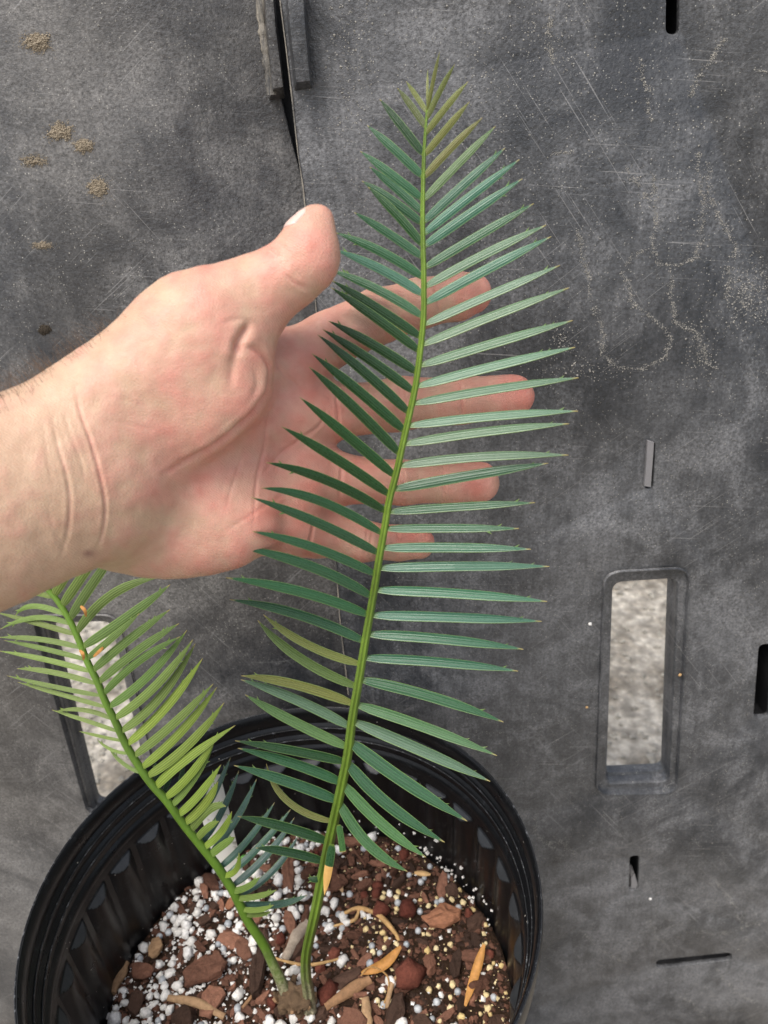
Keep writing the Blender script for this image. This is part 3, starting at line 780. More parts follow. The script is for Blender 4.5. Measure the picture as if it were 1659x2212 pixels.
blade('dry_leaf', [(780, 2098, .004), (830, 2088, .007), (868, 2062, .011)], .0030, M_DRYLEAF, 'curled tan dry leaf right of the stems', 'dry leaf')
blade('dry_leaf', [(895, 1885, .004), (930, 1890, .004)], .0016, M_STRAW, 'short pale dry leaf near the far pot wall', 'dry leaf')
blade('dry_leaf', [(722, 1888, .004), (740, 1925, .004)], .0020, M_WOOD, 'short tan flake behind the right stem', 'dry leaf')
P = soil_path([(775, 2105, .003), (800, 2090, .006), (835, 2105, .006), (838, 2135, .004), (825, 2165, .002)], .004)
tag(tube('dry_tendril', [Vector(q) for q in smooth_path([tuple(q) for q in P], 8)], [.0006] * 33, M_STRAW, None, 6), 'thin curled dry tendril looping over the soil', 'tendril')
# seedlings
for (a, b, lab) in ((268, 2058, 'tiny round-leaved green seedling by the left pot wall'), (520, 1862, 'tiny bright green seedling behind the left frond')):
    x, y = spot(a, b); e = empty('seedling', (x, y, soil_h(x, y))); tag(e, lab, 'seedling')
    unparent_space(tube('stem', [(x, y, soil_h(x, y) - .003), (x + .0008, y, soil_h(x, y) + .0075)], [.0004, .0004], M_SPROUT, e, 5))
    for sgn in (-1, 1):
        me = smooth_me(blob_mesh('leaf', 3 + sgn, 2, .0024, .0020, .00035, .1)); me.materials.append(M_SPROUT)
        o = link(bpy.data.objects.new('leaf', me), e); o.location = (.0008 + sgn * .0017, sgn * .0012, .0078); o.rotation_euler = (.6, sgn * .25, .4)

# ------------------------------------------------------------------ the cycad
def lerp_table(tab, x):
    xs = [a for a, b in tab]
    return float(np.interp(x, xs, [b for a, b in tab]))
T1 = [(100, .298), (300, .295), (600, .294), (1000, .302), (1200, .314), (1500, .347), (1800, .392), (2000, .428), (2160, .452)]
def rachis_pts(pxpts, tab, rad, rtab):
    P = smooth_path(pxpts, 5)
    return [at(q[0], q[1], lerp_table(tab, q[1])) for q in P], [lerp_table(rtab, q[1]) * lerp_table(tab, q[1]) / FPX for q in P]
base_xy = on_z(640, 2165, SOILZ)
cyc = empty('cycad_plant', (base_xy.x, base_xy.y, SOILZ)); tag(cyc, 'young cycad with stiff feather-like green fronds growing from the pot', 'cycad')
r1 = [(923.5, 225), (918, 300), (915, 360), (913, 479), (915.5, 598), (915, 683), (908, 757), (898, 832), (885.6, 891), (870.7, 956), (858, 1015), (841, 1080), (831, 1139), (818.6, 1209), (806, 1288), (789, 1385), (776, 1465), (761, 1554), (751.4, 1628), (736.5, 1703), (724, 1762), (711.7, 1817), (697, 1891), (682, 1966), (668, 2029), (661, 2068), (661, 2108), (667, 2148), (670, 2185)]
R1T = [(220, 2.2), (350, 4.6), (600, 6.2), (900, 7.4), (1200, 8.4), (1500, 9.6), (1700, 11), (1900, 12), (2060, 11), (2120, 12), (2185, 15)]
RL1 = [np.array(q) for q in smooth_path(r1, 5)]
P, rad = rachis_pts(r1, T1, None, R1T)
fr1 = tube('frond', P, rad, M_RACHIS, cyc, 14, .66); fr1.color = (.115, .185, .022, 1); fr1['label'] = 'upright dark blue-green frond spread in front of the open hand'
T2 = [(1150, .372), (1260, .376), (1500, .392), (1700, .412), (1900, .436), (2050, .450), (2170, .456)]
def E(a, b): return (.42989 * a, 1206.9 + .42989 * b)
r2 = [E(*q) for q in ((60, -140), (140, 0), (215, 125), (280, 200), (345, 300), (400, 420), (440, 520), (490, 620), (530, 720), (580, 820), (630, 930), (690, 1030), (760, 1130), (840, 1220), (920, 1330), (1000, 1430), (1080, 1530), (1140, 1620))] + [(505.6, 1929), (533, 1985), (569, 2040), (587, 2078), (607, 2120), (622, 2158), (632, 2190)]
R2T = [(1100, 4.0), (1300, 6.4), (1600, 8.2), (1800, 9.2), (2000, 10), (2080, 10.5), (2130, 12), (2190, 15)]
RL2 = [np.array(q) for q in smooth_path(r2, 5)]
P, rad = rachis_pts(r2, T2, None, R2T)
fr2 = tube('frond', P, rad, M_RACHIS, cyc, 12); fr2.color = (.105, .195, .022, 1); fr2['label'] = 'leaning frond showing its yellow-green underside below the wrist'
# caudex: a knobbly swelling with dry scales at soil level
me = blob_mesh('caudex', 4, 4, .0105, .0085, .0075, .6, 1.9); smooth_me(me); me.materials.append(M_CAUDEX)
o = link(bpy.data.objects.new('caudex', me), cyc); o.location = (0, 0, .0035)
for k in range(11):
    a = k * .57 + R.uniform(-.2, .2); me = chip_mesh('scale', 400 + k, 5, .2, M_CAUDEX if k % 2 else M_WOOD)
    o = link(bpy.data.objects.new('scale_leaf', me), cyc); o.location = (.0115 * math.cos(a), .0095 * math.sin(a), .006 + R.uniform(-.002, .003)); o.scale = (.0042, .0030, .0032); o.rotation_euler = (R.uniform(-.4, .4), -1.1, a)

def width_profile(v, tip=1.0):
    if v < .12: b = .45 + .48 * (v / .12) ** .8
    elif v < .25: b = .93 + .07 * (v - .12) / .13
    elif v < .58: b = 1 - .06 * (v - .25) / .33
    else: x = (v - .58) / .42; b = .94 * (1 - x ** 1.9)
    return max(b, .035)
def to_stalk(b, t, line):
    n = min(line, key=lambda q: (q[0] - b[0]) ** 2 + (q[1] - b[1]) ** 2); n = n + (0, 3)
    return (b[0] + (n[0] - b[0]) * .85, b[1] + (n[1] - b[1]) * .85)
def leaflet(parent, b, c, t, tb, tt, wpx, color, tilt=0.0, mats=None, cut=None, teeth=2, side=1, arch=.13, stub=False, N=15, roll=0.0, bow=0.0):
    """b, c, t: base, bend and tip in the photograph's view; tb, tt forward distances; tilt turns the blade about its length"""
    if c is None:
        mx, my = (b[0] + t[0]) / 2, (b[1] + t[1]) / 2; dx, dy = t[0] - b[0], t[1] - b[1]
        s_ = 1 if dx > 0 else -1
        k = R.uniform(.01, .035); c = (mx + s_ * dy * k, my - s_ * dx * k)
    else:
        c = (2 * c[0] - (b[0] + t[0]) / 2, 2 * c[1] - (b[1] + t[1]) / 2)
    tm = (tb + tt) / 2 - bow
    A, B, Cc = at(*b, tb), at(*c, tm), at(*t, tt)
    W = wpx * (tb + tt) / 2 / FPX / 2
    cols = [-1, -.55, 0, .55, 1]; vs, fs, uvs = [], [], []
    th = .00022
    for i in range(N):
        v = (i / (N - 1)) ** 1.15
        p = A * (1 - v) ** 2 + B * 2 * v * (1 - v) + Cc * v * v
        T = ((B - A) * (1 - v) + (Cc - B) * v).normalized()
        Nf = (CAM - p); Nf = (Nf - T * Nf.dot(T)).normalized()
        Nf = (Matrix.Rotation(tilt + roll * v, 3, T) @ Nf)
        S = T.cross(Nf)
        ww = W * (width_profile(v) if not stub else (.45 + .55 * min(v / .15, 1)))
        for cc in cols: vs.append(p + S * (ww * cc) - Nf * (arch * ww * 2 * cc * cc - th)); uvs.append((.5 + .5 * cc, v))
        for cc in cols: vs.append(p + S * (ww * cc * .985) - Nf * (arch * ww * 2 * cc * cc + th)); uvs.append((.5 + .5 * cc, v))
    mid = []
    for i in range(N - 1):
        a, d = i * 10, i * 10 + 10
        for k in range(4):
            fs.append((a + k, a + k + 1, d + k + 1, d + k)); fs.append((a + 5 + k, d + 5 + k, d + 6 + k, a + 6 + k))
        fs.append((a, d, d + 5, a + 5)); fs.append((a + 4, a + 9, d + 9, d + 4))
        mid += [((i + .5) / (N - 1)) ** 1.15] * 10
    e = (N - 1) * 10
    fs.append((e, e + 1, e + 2, e + 3, e + 4, e + 9, e + 8, e + 7, e + 6, e + 5)); fs.append((0, 5, 6, 7, 8, 9, 4, 3, 2, 1)); mid += [1, 0]
    # marginal spines near the tip
    for k in range(teeth):
        v = [.88, .80, .93][k] + R.uniform(-.04, .03); ee = side if k != 1 or R.random() < .6 else -side
        p = A * (1 - v) ** 2 + B * 2 * v * (1 - v) + Cc * v * v; T = ((B - A) * (1 - v) + (Cc - B) * v).normalized()
        Nf = (CAM - p); Nf = (Nf - T * Nf.dot(T)).normalized(); Nf = Matrix.Rotation(tilt + roll * v, 3, T) @ Nf; S = T.cross(Nf) * ee
        ww = W * width_profile(v); q = p + S * ww * .93 - Nf * arch * ww * 2
        n0 = len(vs); L = .0010 + .0006 * R.random()
        vs += [q - T * L * 1.1 - Nf * th, q + T * L * .1 - Nf * th, q + S * L * .9 + T * L * .9, q - T * .5 * L + Nf * th]
        uvs += [(.99, .9), (.99, .9), (.99, .985), (.99, .9)]
        fs += [(n0, n0 + 1, n0 + 2), (n0, n0 + 2, n0 + 3), (n0 + 3, n0 + 2, n0 + 1)]; mid += [.9] * 3
    me = bpy.data.meshes.new('leaflet'); me.from_pydata([tuple(v) for v in vs], [], fs); me.update()
    ul = me.uv_layers.new(name='UVMap')
    idx = np.zeros(len(me.loops), int); me.loops.foreach_get('vertex_index', idx)
    ul.data.foreach_set('uv', np.array(uvs, float)[idx].ravel())
    mats = mats or [M_LEAF]
    for m in mats: me.materials.append(m)
    if cut is not None:
        me.polygons.foreach_set('material_index', [1 if q > cut else 0 for q in mid])
    me.polygons.foreach_set('use_smooth', [True] * len(me.polygons)); me.set_sharp_from_angle(angle=math.radians(60))
    o = link(bpy.data.objects.new('leaflet', me), parent)
    o.color = (*color, 1); unparent_space2(o); return o
def unparent_space2(o):
    o.matrix_parent_inverse = Matrix.Translation(cyc.location).inverted() if False else Matrix.Identity(4)
    par = o.parent                                   # fronds are written in world space under the cycad's Empty, so their own matrix is the identity
    return o
def A_(a, b): return (658.3 + .3968 * a, 82.3 + .3968 * b)
def B_(a, b): return (493.7 + .49603 * a, 658.3 + .49603 * b)
def C_(a, b): return (438.9 + .49603 * a, 1206.9 + .49603 * b)
BLUE, MIDG, DARK, OLIVE, PALE = (.038, .108, .066), (.028, .084, .036), (.0135, .048, .0125), (.140, .150, .042), (.085, .150, .088)  # PALE holds sky sheen and DARK its absence, both put into leaf colour
def var(c, s=.16): k = 1 + R.uniform(-s, s); return tuple(x * k * (1 + R.uniform(-.06, .06)) for x in c)
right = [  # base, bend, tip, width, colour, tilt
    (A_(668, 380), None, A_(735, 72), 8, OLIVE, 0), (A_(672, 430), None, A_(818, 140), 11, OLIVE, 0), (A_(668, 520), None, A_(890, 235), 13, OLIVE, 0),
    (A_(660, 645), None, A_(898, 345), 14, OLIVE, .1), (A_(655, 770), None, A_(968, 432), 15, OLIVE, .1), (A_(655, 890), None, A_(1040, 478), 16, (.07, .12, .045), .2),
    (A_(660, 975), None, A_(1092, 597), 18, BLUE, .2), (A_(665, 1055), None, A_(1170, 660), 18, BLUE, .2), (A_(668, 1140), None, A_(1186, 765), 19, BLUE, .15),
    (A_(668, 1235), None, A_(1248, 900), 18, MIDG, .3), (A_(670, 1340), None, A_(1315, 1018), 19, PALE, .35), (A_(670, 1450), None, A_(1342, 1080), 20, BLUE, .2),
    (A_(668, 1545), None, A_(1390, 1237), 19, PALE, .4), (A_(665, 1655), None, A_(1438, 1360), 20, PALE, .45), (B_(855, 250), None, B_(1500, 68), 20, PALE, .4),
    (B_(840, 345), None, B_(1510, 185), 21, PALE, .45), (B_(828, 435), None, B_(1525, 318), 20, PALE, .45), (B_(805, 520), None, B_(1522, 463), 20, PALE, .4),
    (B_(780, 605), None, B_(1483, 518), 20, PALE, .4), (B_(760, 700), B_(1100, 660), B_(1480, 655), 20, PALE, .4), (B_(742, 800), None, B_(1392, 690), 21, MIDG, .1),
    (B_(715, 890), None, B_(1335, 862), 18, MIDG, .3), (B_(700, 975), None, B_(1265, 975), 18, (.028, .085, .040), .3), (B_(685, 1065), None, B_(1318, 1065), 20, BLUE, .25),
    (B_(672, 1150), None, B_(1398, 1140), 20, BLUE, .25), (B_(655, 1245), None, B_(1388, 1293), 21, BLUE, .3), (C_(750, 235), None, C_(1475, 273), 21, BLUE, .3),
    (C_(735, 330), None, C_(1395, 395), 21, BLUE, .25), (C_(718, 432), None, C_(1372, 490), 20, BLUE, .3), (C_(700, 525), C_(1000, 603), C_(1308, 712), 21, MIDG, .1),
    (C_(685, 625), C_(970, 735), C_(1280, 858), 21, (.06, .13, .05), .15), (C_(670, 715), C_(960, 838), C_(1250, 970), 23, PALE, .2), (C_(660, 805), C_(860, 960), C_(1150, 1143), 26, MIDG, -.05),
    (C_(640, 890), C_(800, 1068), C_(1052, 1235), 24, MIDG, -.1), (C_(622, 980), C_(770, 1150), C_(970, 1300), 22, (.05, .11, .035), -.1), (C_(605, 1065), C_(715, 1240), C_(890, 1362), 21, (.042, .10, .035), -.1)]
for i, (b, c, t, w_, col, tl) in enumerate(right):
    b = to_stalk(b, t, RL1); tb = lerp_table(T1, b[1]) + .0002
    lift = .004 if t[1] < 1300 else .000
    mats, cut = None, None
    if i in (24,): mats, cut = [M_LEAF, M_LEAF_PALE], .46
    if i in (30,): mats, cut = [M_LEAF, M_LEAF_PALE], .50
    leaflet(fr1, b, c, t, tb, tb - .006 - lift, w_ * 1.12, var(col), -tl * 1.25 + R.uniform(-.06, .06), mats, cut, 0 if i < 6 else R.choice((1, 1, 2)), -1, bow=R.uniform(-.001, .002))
left = [
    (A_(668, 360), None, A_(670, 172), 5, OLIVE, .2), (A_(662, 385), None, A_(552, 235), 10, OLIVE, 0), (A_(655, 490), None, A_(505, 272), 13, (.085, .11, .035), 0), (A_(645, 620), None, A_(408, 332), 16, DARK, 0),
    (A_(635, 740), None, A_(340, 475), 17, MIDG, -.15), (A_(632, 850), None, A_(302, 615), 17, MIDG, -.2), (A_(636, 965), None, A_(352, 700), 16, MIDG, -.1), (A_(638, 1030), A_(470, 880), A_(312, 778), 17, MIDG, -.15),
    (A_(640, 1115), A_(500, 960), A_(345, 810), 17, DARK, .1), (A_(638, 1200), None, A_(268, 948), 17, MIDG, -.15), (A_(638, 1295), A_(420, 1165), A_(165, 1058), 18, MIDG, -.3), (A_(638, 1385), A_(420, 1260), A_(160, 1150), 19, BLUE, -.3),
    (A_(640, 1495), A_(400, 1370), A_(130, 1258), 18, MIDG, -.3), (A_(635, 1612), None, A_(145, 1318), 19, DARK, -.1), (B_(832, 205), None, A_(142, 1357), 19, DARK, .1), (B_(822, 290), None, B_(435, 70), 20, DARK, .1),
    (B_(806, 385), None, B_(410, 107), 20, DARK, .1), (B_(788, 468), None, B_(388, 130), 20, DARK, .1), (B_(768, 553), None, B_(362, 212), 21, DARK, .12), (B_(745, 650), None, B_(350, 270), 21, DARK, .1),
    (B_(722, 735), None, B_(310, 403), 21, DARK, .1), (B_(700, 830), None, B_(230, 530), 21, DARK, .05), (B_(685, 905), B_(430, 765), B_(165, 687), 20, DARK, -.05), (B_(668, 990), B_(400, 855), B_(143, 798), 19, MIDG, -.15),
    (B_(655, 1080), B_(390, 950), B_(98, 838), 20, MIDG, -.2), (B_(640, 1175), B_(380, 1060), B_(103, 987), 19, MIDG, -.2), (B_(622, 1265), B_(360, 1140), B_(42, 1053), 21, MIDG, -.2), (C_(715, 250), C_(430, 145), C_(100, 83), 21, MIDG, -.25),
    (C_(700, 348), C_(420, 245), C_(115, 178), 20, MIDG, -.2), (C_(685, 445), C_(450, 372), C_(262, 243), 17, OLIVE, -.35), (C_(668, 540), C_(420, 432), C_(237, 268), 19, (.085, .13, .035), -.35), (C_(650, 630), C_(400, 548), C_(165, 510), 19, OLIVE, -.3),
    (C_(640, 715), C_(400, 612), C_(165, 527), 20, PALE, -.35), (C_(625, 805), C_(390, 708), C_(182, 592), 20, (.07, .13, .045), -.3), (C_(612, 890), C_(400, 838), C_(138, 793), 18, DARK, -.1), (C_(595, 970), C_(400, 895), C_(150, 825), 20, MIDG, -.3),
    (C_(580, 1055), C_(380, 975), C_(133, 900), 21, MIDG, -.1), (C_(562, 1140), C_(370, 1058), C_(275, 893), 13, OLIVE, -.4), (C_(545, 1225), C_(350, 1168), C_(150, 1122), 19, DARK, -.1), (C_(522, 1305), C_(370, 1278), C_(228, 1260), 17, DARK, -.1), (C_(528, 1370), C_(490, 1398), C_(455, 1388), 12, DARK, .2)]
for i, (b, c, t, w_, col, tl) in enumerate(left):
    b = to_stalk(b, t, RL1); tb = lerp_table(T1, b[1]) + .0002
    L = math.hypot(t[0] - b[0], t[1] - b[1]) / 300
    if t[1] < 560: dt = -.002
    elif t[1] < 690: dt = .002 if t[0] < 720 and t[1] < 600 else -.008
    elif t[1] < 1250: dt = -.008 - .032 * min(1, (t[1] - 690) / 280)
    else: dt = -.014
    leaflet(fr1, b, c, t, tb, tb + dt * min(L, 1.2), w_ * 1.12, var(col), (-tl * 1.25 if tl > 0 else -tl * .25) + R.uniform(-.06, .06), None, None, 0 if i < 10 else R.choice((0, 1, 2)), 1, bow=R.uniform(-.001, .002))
leaflet(fr1, C_(590, 1160), C_(600, 1215), C_(608, 1278), .372, .374, 14, (.04, .11, .03), 0, [M_LEAF, M_DEAD], .95, 0, 1, stub=True, N=10)
leaflet(fr1, C_(562, 1245), C_(545, 1350), C_(528, 1465), .380, .392, 19, (.03, .08, .03), .15, [M_LEAF, M_DEAD], .46, 0, 1)

LG, LG2, YG = (.130, .190, .040), (.088, .140, .030), (.165, .235, .034)
r2l = [((270, 180), None, (400, -20), 18, LG), ((318, 235), None, (520, -60), 18, LG), ((362, 300), None, (600, -60), 18, LG2), ((395, 365), (560, 182), (795, 95), 18, LG2), ((420, 430), (640, 292), (855, 130), 19, LG2),
       ((475, 555), (640, 412), (855, 255), 17, LG2), ((500, 610), (690, 462), (900, 325), 17, LG2), ((525, 680), (690, 520), (905, 392), 15, LG2), ((445, 490), (560, 400), (700, 275), 14, (.09, .14, .03)), ((555, 740), (740, 592), (940, 358), 17, LG2), ((585, 795), (780, 640), (970, 405), 17, LG),
       ((615, 860), (800, 700), (982, 425), 17, LG), ((645, 925), (830, 750), (1018, 500), 18, YG), ((680, 980), (870, 830), (1072, 628), 17, LG), ((710, 1045), (900, 880), (1090, 645), 17, YG), ((745, 1090), (940, 940), (1127, 722), 18, YG),
       ((785, 1150), (920, 1020), (1182, 838), 18, YG), ((825, 1200), (960, 1080), (1090, 890), 16, YG), ((865, 1235), (970, 1110), (1075, 930), 14, LG), ((890, 1285), (1000, 1185), (1110, 1035), 16, YG), ((920, 1325), (1030, 1230), (1095, 1120), 17, YG),
       ((950, 1370), (1050, 1262), (1135, 1245), 16, LG), ((980, 1410), (1040, 1355), (1100, 1320), 14, LG), ((1010, 1450), (1110, 1375), (1165, 1270), 14, YG), ((1050, 1490), (1120, 1440), (1180, 1400), 15, LG), ((1105, 1590), (1185, 1565), (1200, 1478), 11, YG),
       ((1160, 1668), (1240, 1650), (1305, 1600), 12, LG), ((1180, 1705), (1290, 1698), (1390, 1665), 11, LG), ((1215, 1755), (1300, 1765), (1375, 1740), 10, LG), ((1225, 1778), (1300, 1790), (1365, 1772), 8, LG2)]
for i, (b, c, t, w_, col) in enumerate(r2l):
    b, t = E(*b), E(*t); c = E(*c) if c else None
    b = to_stalk(b, t, RL2); tb = lerp_table(T2, b[1]) - .0003
    leaflet(fr2, b, c, t, tb, tb - .014, w_ * 1.15, var(col, .12), R.uniform(-.25, .05), [M_LEAF_UNDER], None, R.choice((1, 2, 2)), -1, arch=.10, bow=R.uniform(-.001, .003))
l2l = [((250, 200), None, (140, 165), 11), ((325, 270), (170, 238), (78, 285), 12), ((335, 325), (180, 296), (0, 355), 12), ((365, 390), (190, 325), (-20, 270), 12), ((390, 445), (200, 405), (-10, 396), 12), ((415, 505), (230, 455), (20, 410), 11), ((440, 575), (240, 510), (-8, 463), 12),
       ((465, 640), (260, 570), (85, 553), 12), ((490, 700), (280, 645), (35, 588), 10), ((520, 755), (300, 680), (88, 620), 10), ((550, 815), (420, 760), (283, 768), 10), ((575, 865), (420, 810), (260, 760), 9), ((605, 925), (500, 892), (398, 868), 7), ((640, 985), (560, 960), (488, 908), 7), ((700, 1080), (620, 1030), (545, 950), 8)]
for i, (b, c, t, w_) in enumerate(l2l):
    b, t = E(*b), E(*t); c = E(*c) if c else None
    b = to_stalk(b, t, RL2); tb = lerp_table(T2, b[1]) + .0005
    leaflet(fr2, b, c, t, tb, tb + .006, w_, var(LG, .12), R.uniform(-.1, .2), [M_LEAF_UNDER], None, R.choice((0, 1, 2)), 1, arch=.12)
b2l = [((955, 1370), (1060, 1210), (1158, 1000), 15), ((1005, 1435), (1110, 1280), (1200, 1065), 15), ((1050, 1490), (1180, 1320), (1290, 1105), 15), ((1095, 1560), (1240, 1420), (1380, 1225), 15), ((1140, 1590), (1300, 1450), (1460, 1260), 16), ((1165, 1645), (1330, 1500), (1480, 1300), 16), ((1205, 1690), (1370, 1570), (1500, 1390), 15), ((1220, 1735), (1390, 1738), (1545, 1690), 16),
       ((870, 1262), (905, 1140), (925, 985), 12), ((815, 1185), (850, 1110), (868, 1030), 10), ((770, 1130), (790, 1075), (775, 1020), 10)]
for i, (b, c, t, w_) in enumerate(b2l):
    b, t = E(*b), E(*t); c = E(*c)
    tb = lerp_table(T2, b[1]) + .003
    leaflet(fr2, b, c, t, tb, tb + .010, w_, var((.050, .105, .080) if i < 8 else DARK, .14), R.uniform(-.1, .2), [M_LEAF], None, R.choice((1, 2)), -1)

# white plant label behind the leaning frond
lt = lerp_table(T2, 1800) + .022
q0 = [E(1078, 1090), E(1105, 1085), E(1142, 1230), E(1205, 1500), E(1225, 1640), E(1165, 1660), E(1085, 1545), E(1012, 1300), E(1030, 1200)]
fr = [at(a, b, lt + (b - 1680) * .00012) for a, b in q0]; bk = [v + FWD * .0006 for v in fr]
n = len(fr)
o = mesh_obj('plant_label', fr + bk, [tuple(range(n)), tuple(range(2 * n - 1, n - 1, -1))] + [(k, k + n, (k + 1) % n + n, (k + 1) % n) for k in range(n)], M_LABEL, smooth=False)
tag(o, 'soiled white plastic plant label stuck in the soil behind the leaning frond', 'plant label')
# shreds of dry tissue caught on the leaning frond
for i, (a, b, c, d, lab) in enumerate([(405, 238, 432, 292, 'curled orange dry shred caught on the upper leaning frond'), (400, 460, 420, 510, 'orange dry scar flake on the stalk of the leaning frond'), (470, 492, 522, 440, 'orange dry shred caught between leaflets of the leaning frond')]):
    p0, p1 = E(a, b), E(c, d); t0 = lerp_table(T2, p0[1]) - .006
    m_ = ((p0[0] + p1[0]) / 2 + 3, (p0[1] + p1[1]) / 2 - 2)
    PP = [at(*p0, t0), at(*m_, t0 - .001), at(*p1, t0 + .001)]
    o = tube('dry_shred', [Vector(q) for q in smooth_path([tuple(q) for q in PP], 4)], [.0005, .0008, .0009, .0010, .0009, .0009, .0008, .0006, .0002], M_DRYLEAF, None, 6, None, True, .4)
    tag(o, lab, 'dry shred')

# ------------------------------------------------------------------ the hand and forearm: one continuous surface from a smooth blend of tapered volumes
def cam3(px, py, t): return np.array([(px - CX) / FPX * t, (py - CY) / FPX * t, t])
VOX = .00150
lo = np.array([-.185, -.130, .170]); hi = np.array([.092, .075, .365])
nx, ny, nz = [int(math.ceil(k)) for k in (hi - lo) / VOX]
gx = lo[0] + VOX * np.arange(nx); gy = lo[1] + VOX * np.arange(ny); gz = lo[2] + VOX * np.arange(nz)
GXX, GYY, GZZ = np.meshgrid(gx.astype(np.float32), gy.astype(np.float32), gz.astype(np.float32), indexing='ij')
def rcone(a, b, zs=1.0):
    """tapered capsule between (px,py,t,rpx) points; zs flattens it along the line of sight"""
    A3, B3 = cam3(*a[:3]), cam3(*b[:3]); ra, rb = a[3] * a[2] / FPX, b[3] * b[2] / FPX
    d = B3 - A3; dd = (d * d).sum()
    X, Y, Z = GXX - A3[0], GYY - A3[1], GZZ - A3[2]
    h = np.clip((X * d[0] + Y * d[1] + Z * d[2]) / dd, 0, 1)
    X = X - h * d[0]; Y = Y - h * d[1]; Z = (Z - h * d[2]) / zs
    return (np.sqrt(X * X + Y * Y + Z * Z) - (ra + (rb - ra) * h)) * (min(zs, 1) * .5 + .5)
def ellip(c, rpx, ang=0.0):
    C3 = cam3(*c); k = c[2] / FPX; ca, sa = math.cos(ang), math.sin(ang)
    X, Y, Z = GXX - C3[0], GYY - C3[1], GZZ - C3[2]
    U = (X * ca + Y * sa) / (rpx[0] * k); V = (-X * sa + Y * ca) / (rpx[1] * k); W_ = Z / (rpx[2] * k)
    q = np.sqrt(U * U + V * V + W_ * W_); return (q - 1) * min(rpx) * k
def smin(a, b, k):
    h = np.clip(.5 + .5 * (b - a) / k, 0, 1); return b * (1 - h) + a * h - k * h * (1 - h)
def chain(pts, k=.003, zs=1.0):
    d = None
    for a, b in zip(pts[:-1], pts[1:]):
        e = rcone(a, b, zs); d = e if d is None else smin(d, e, k)
    return d
palm = rcone((240, 935, .268, 92), (600, 795, .300, 62))
for a, b in (((235, 985, .270, 92), (620, 892, .302, 64)), ((235, 1050, .276, 92), (615, 1015, .310, 60)), ((235, 1110, .279, 86), (600, 1124, .314, 66))):
    palm = smin(palm, rcone(a, b), .010)
palm = smin(palm, ellip((375, 1130, .289), (180, 104, 72), .02), .022)
palm = smin(palm, ellip((640, 960, .308), (60, 190, 52), -.12), .010)          # pads at the finger roots
arm = rcone((-330, 1146, .222, 140), (215, 893, .262, 118), .86)
arm = smin(arm, rcone((-330, 1318, .222, 132), (215, 1092, .264, 116), .86), .020)
arm = smin(arm, rcone((-330, 1230, .222, 150), (215, 1000, .262, 110), .95), .020)
body = smin(palm, arm, .012)
thumb = rcone((215, 885, .260, 118), (425, 716, .266, 114))
thenar = ellip((405, 838, .266), (205, 148, 98), -.66)
thenar = smin(thenar, ellip((515, 822, .279), (66, 88, 62), .1), .010)
body = smin(body, smin(thumb, thenar, .012), .007)
thumb2 = chain([(425, 716, .266, 112), (556, 632, .266, 74), (628, 592, .264, 64), (668, 538, .262, 54), (684, 482, .262, 40)], .006)
body = smin(body, thumb2, .010)
body = smin(body, ellip((674, 548, .261), (46, 62, 50), -.45), .006)
index = chain([(600, 795, .300, 60), (705, 738, .307, 60), (815, 684, .314, 57), (905, 656, .319, 52), (985, 641, .325, 50), (1018, 634, .328, 44)])
middle = chain([(600, 892, .303, 62), (725, 889, .312, 57), (860, 874, .319, 57), (1000, 864, .327, 50), (1108, 855, .333, 45)])
ring_ = chain([(600, 1012, .310, 58), (730, 1034, .318, 54), (870, 1042, .324, 47), (970, 1044, .330, 43), (1036, 1042, .334, 44)])
pinky = chain([(600, 1128, .315, 62), (690, 1153, .320, 50), (785, 1169, .324, 42), (860, 1174, .328, 37), (905, 1175, .330, 35)])
for f in (index, middle, ring_, pinky): body = smin(body, f, .0080)
del GXX, GYY, GZZ
def surface_nets(S):
    s0 = S < 0
    c = [S[i:S.shape[0] - 1 + i, j:S.shape[1] - 1 + j, k:S.shape[2] - 1 + k] for i in (0, 1) for j in (0, 1) for k in (0, 1)]
    ins = sum((q < 0).astype(np.int8) for q in c); act = (ins > 0) & (ins < 8)
    ids = -np.ones(act.shape, np.int64); I = np.argwhere(act); ids[act] = np.arange(len(I))
    val = np.stack([q[act] for q in c], 1); offs = np.array([(i, j, k) for i in (0, 1) for j in (0, 1) for k in (0, 1)], float)
    num = np.zeros((len(I), 3)); den = np.zeros(len(I))
    for a in range(8):
        for b in range(a + 1, 8):
            if np.abs(offs[a] - offs[b]).sum() != 1: continue
            va, vb = val[:, a], val[:, b]; cr_ = (va < 0) != (vb < 0)
            t = np.where(cr_, va / np.where(cr_, va - vb, 1), 0)
            num += np.where(cr_[:, None], offs[a] + t[:, None] * (offs[b] - offs[a]), 0); den += cr_
    V = I + num / den[:, None]
    F = []
    for ax in range(3):
        sl0 = [slice(None)] * 3; sl1 = [slice(None)] * 3; sl0[ax] = slice(0, -1); sl1[ax] = slice(1, None)
        A0, A1 = s0[tuple(sl0)], s0[tuple(sl1)]
        e = np.argwhere(A0 != A1); u, v = (ax + 1) % 3, (ax + 2) % 3
        ok = (e[:, u] > 0) & (e[:, v] > 0) & (e[:, u] < act.shape[u]) & (e[:, v] < act.shape[v]) & (e[:, ax] < act.shape[ax]); e = e[ok]
        q = []
        for du, dv in ((-1, -1), (0, -1), (0, 0), (-1, 0)):
            k = e.copy(); k[:, u] += du; k[:, v] += dv; q.append(ids[k[:, 0], k[:, 1], k[:, 2]])
        q = np.stack(q, 1); fl = ~A0[e[:, 0], e[:, 1], e[:, 2]]; q[fl] = q[fl][:, ::-1]
        F.append(q)
    F = np.concatenate(F); F = F[(F >= 0).all(1)]
    return V, F
V, F = surface_nets(body)
V = lo + V * VOX
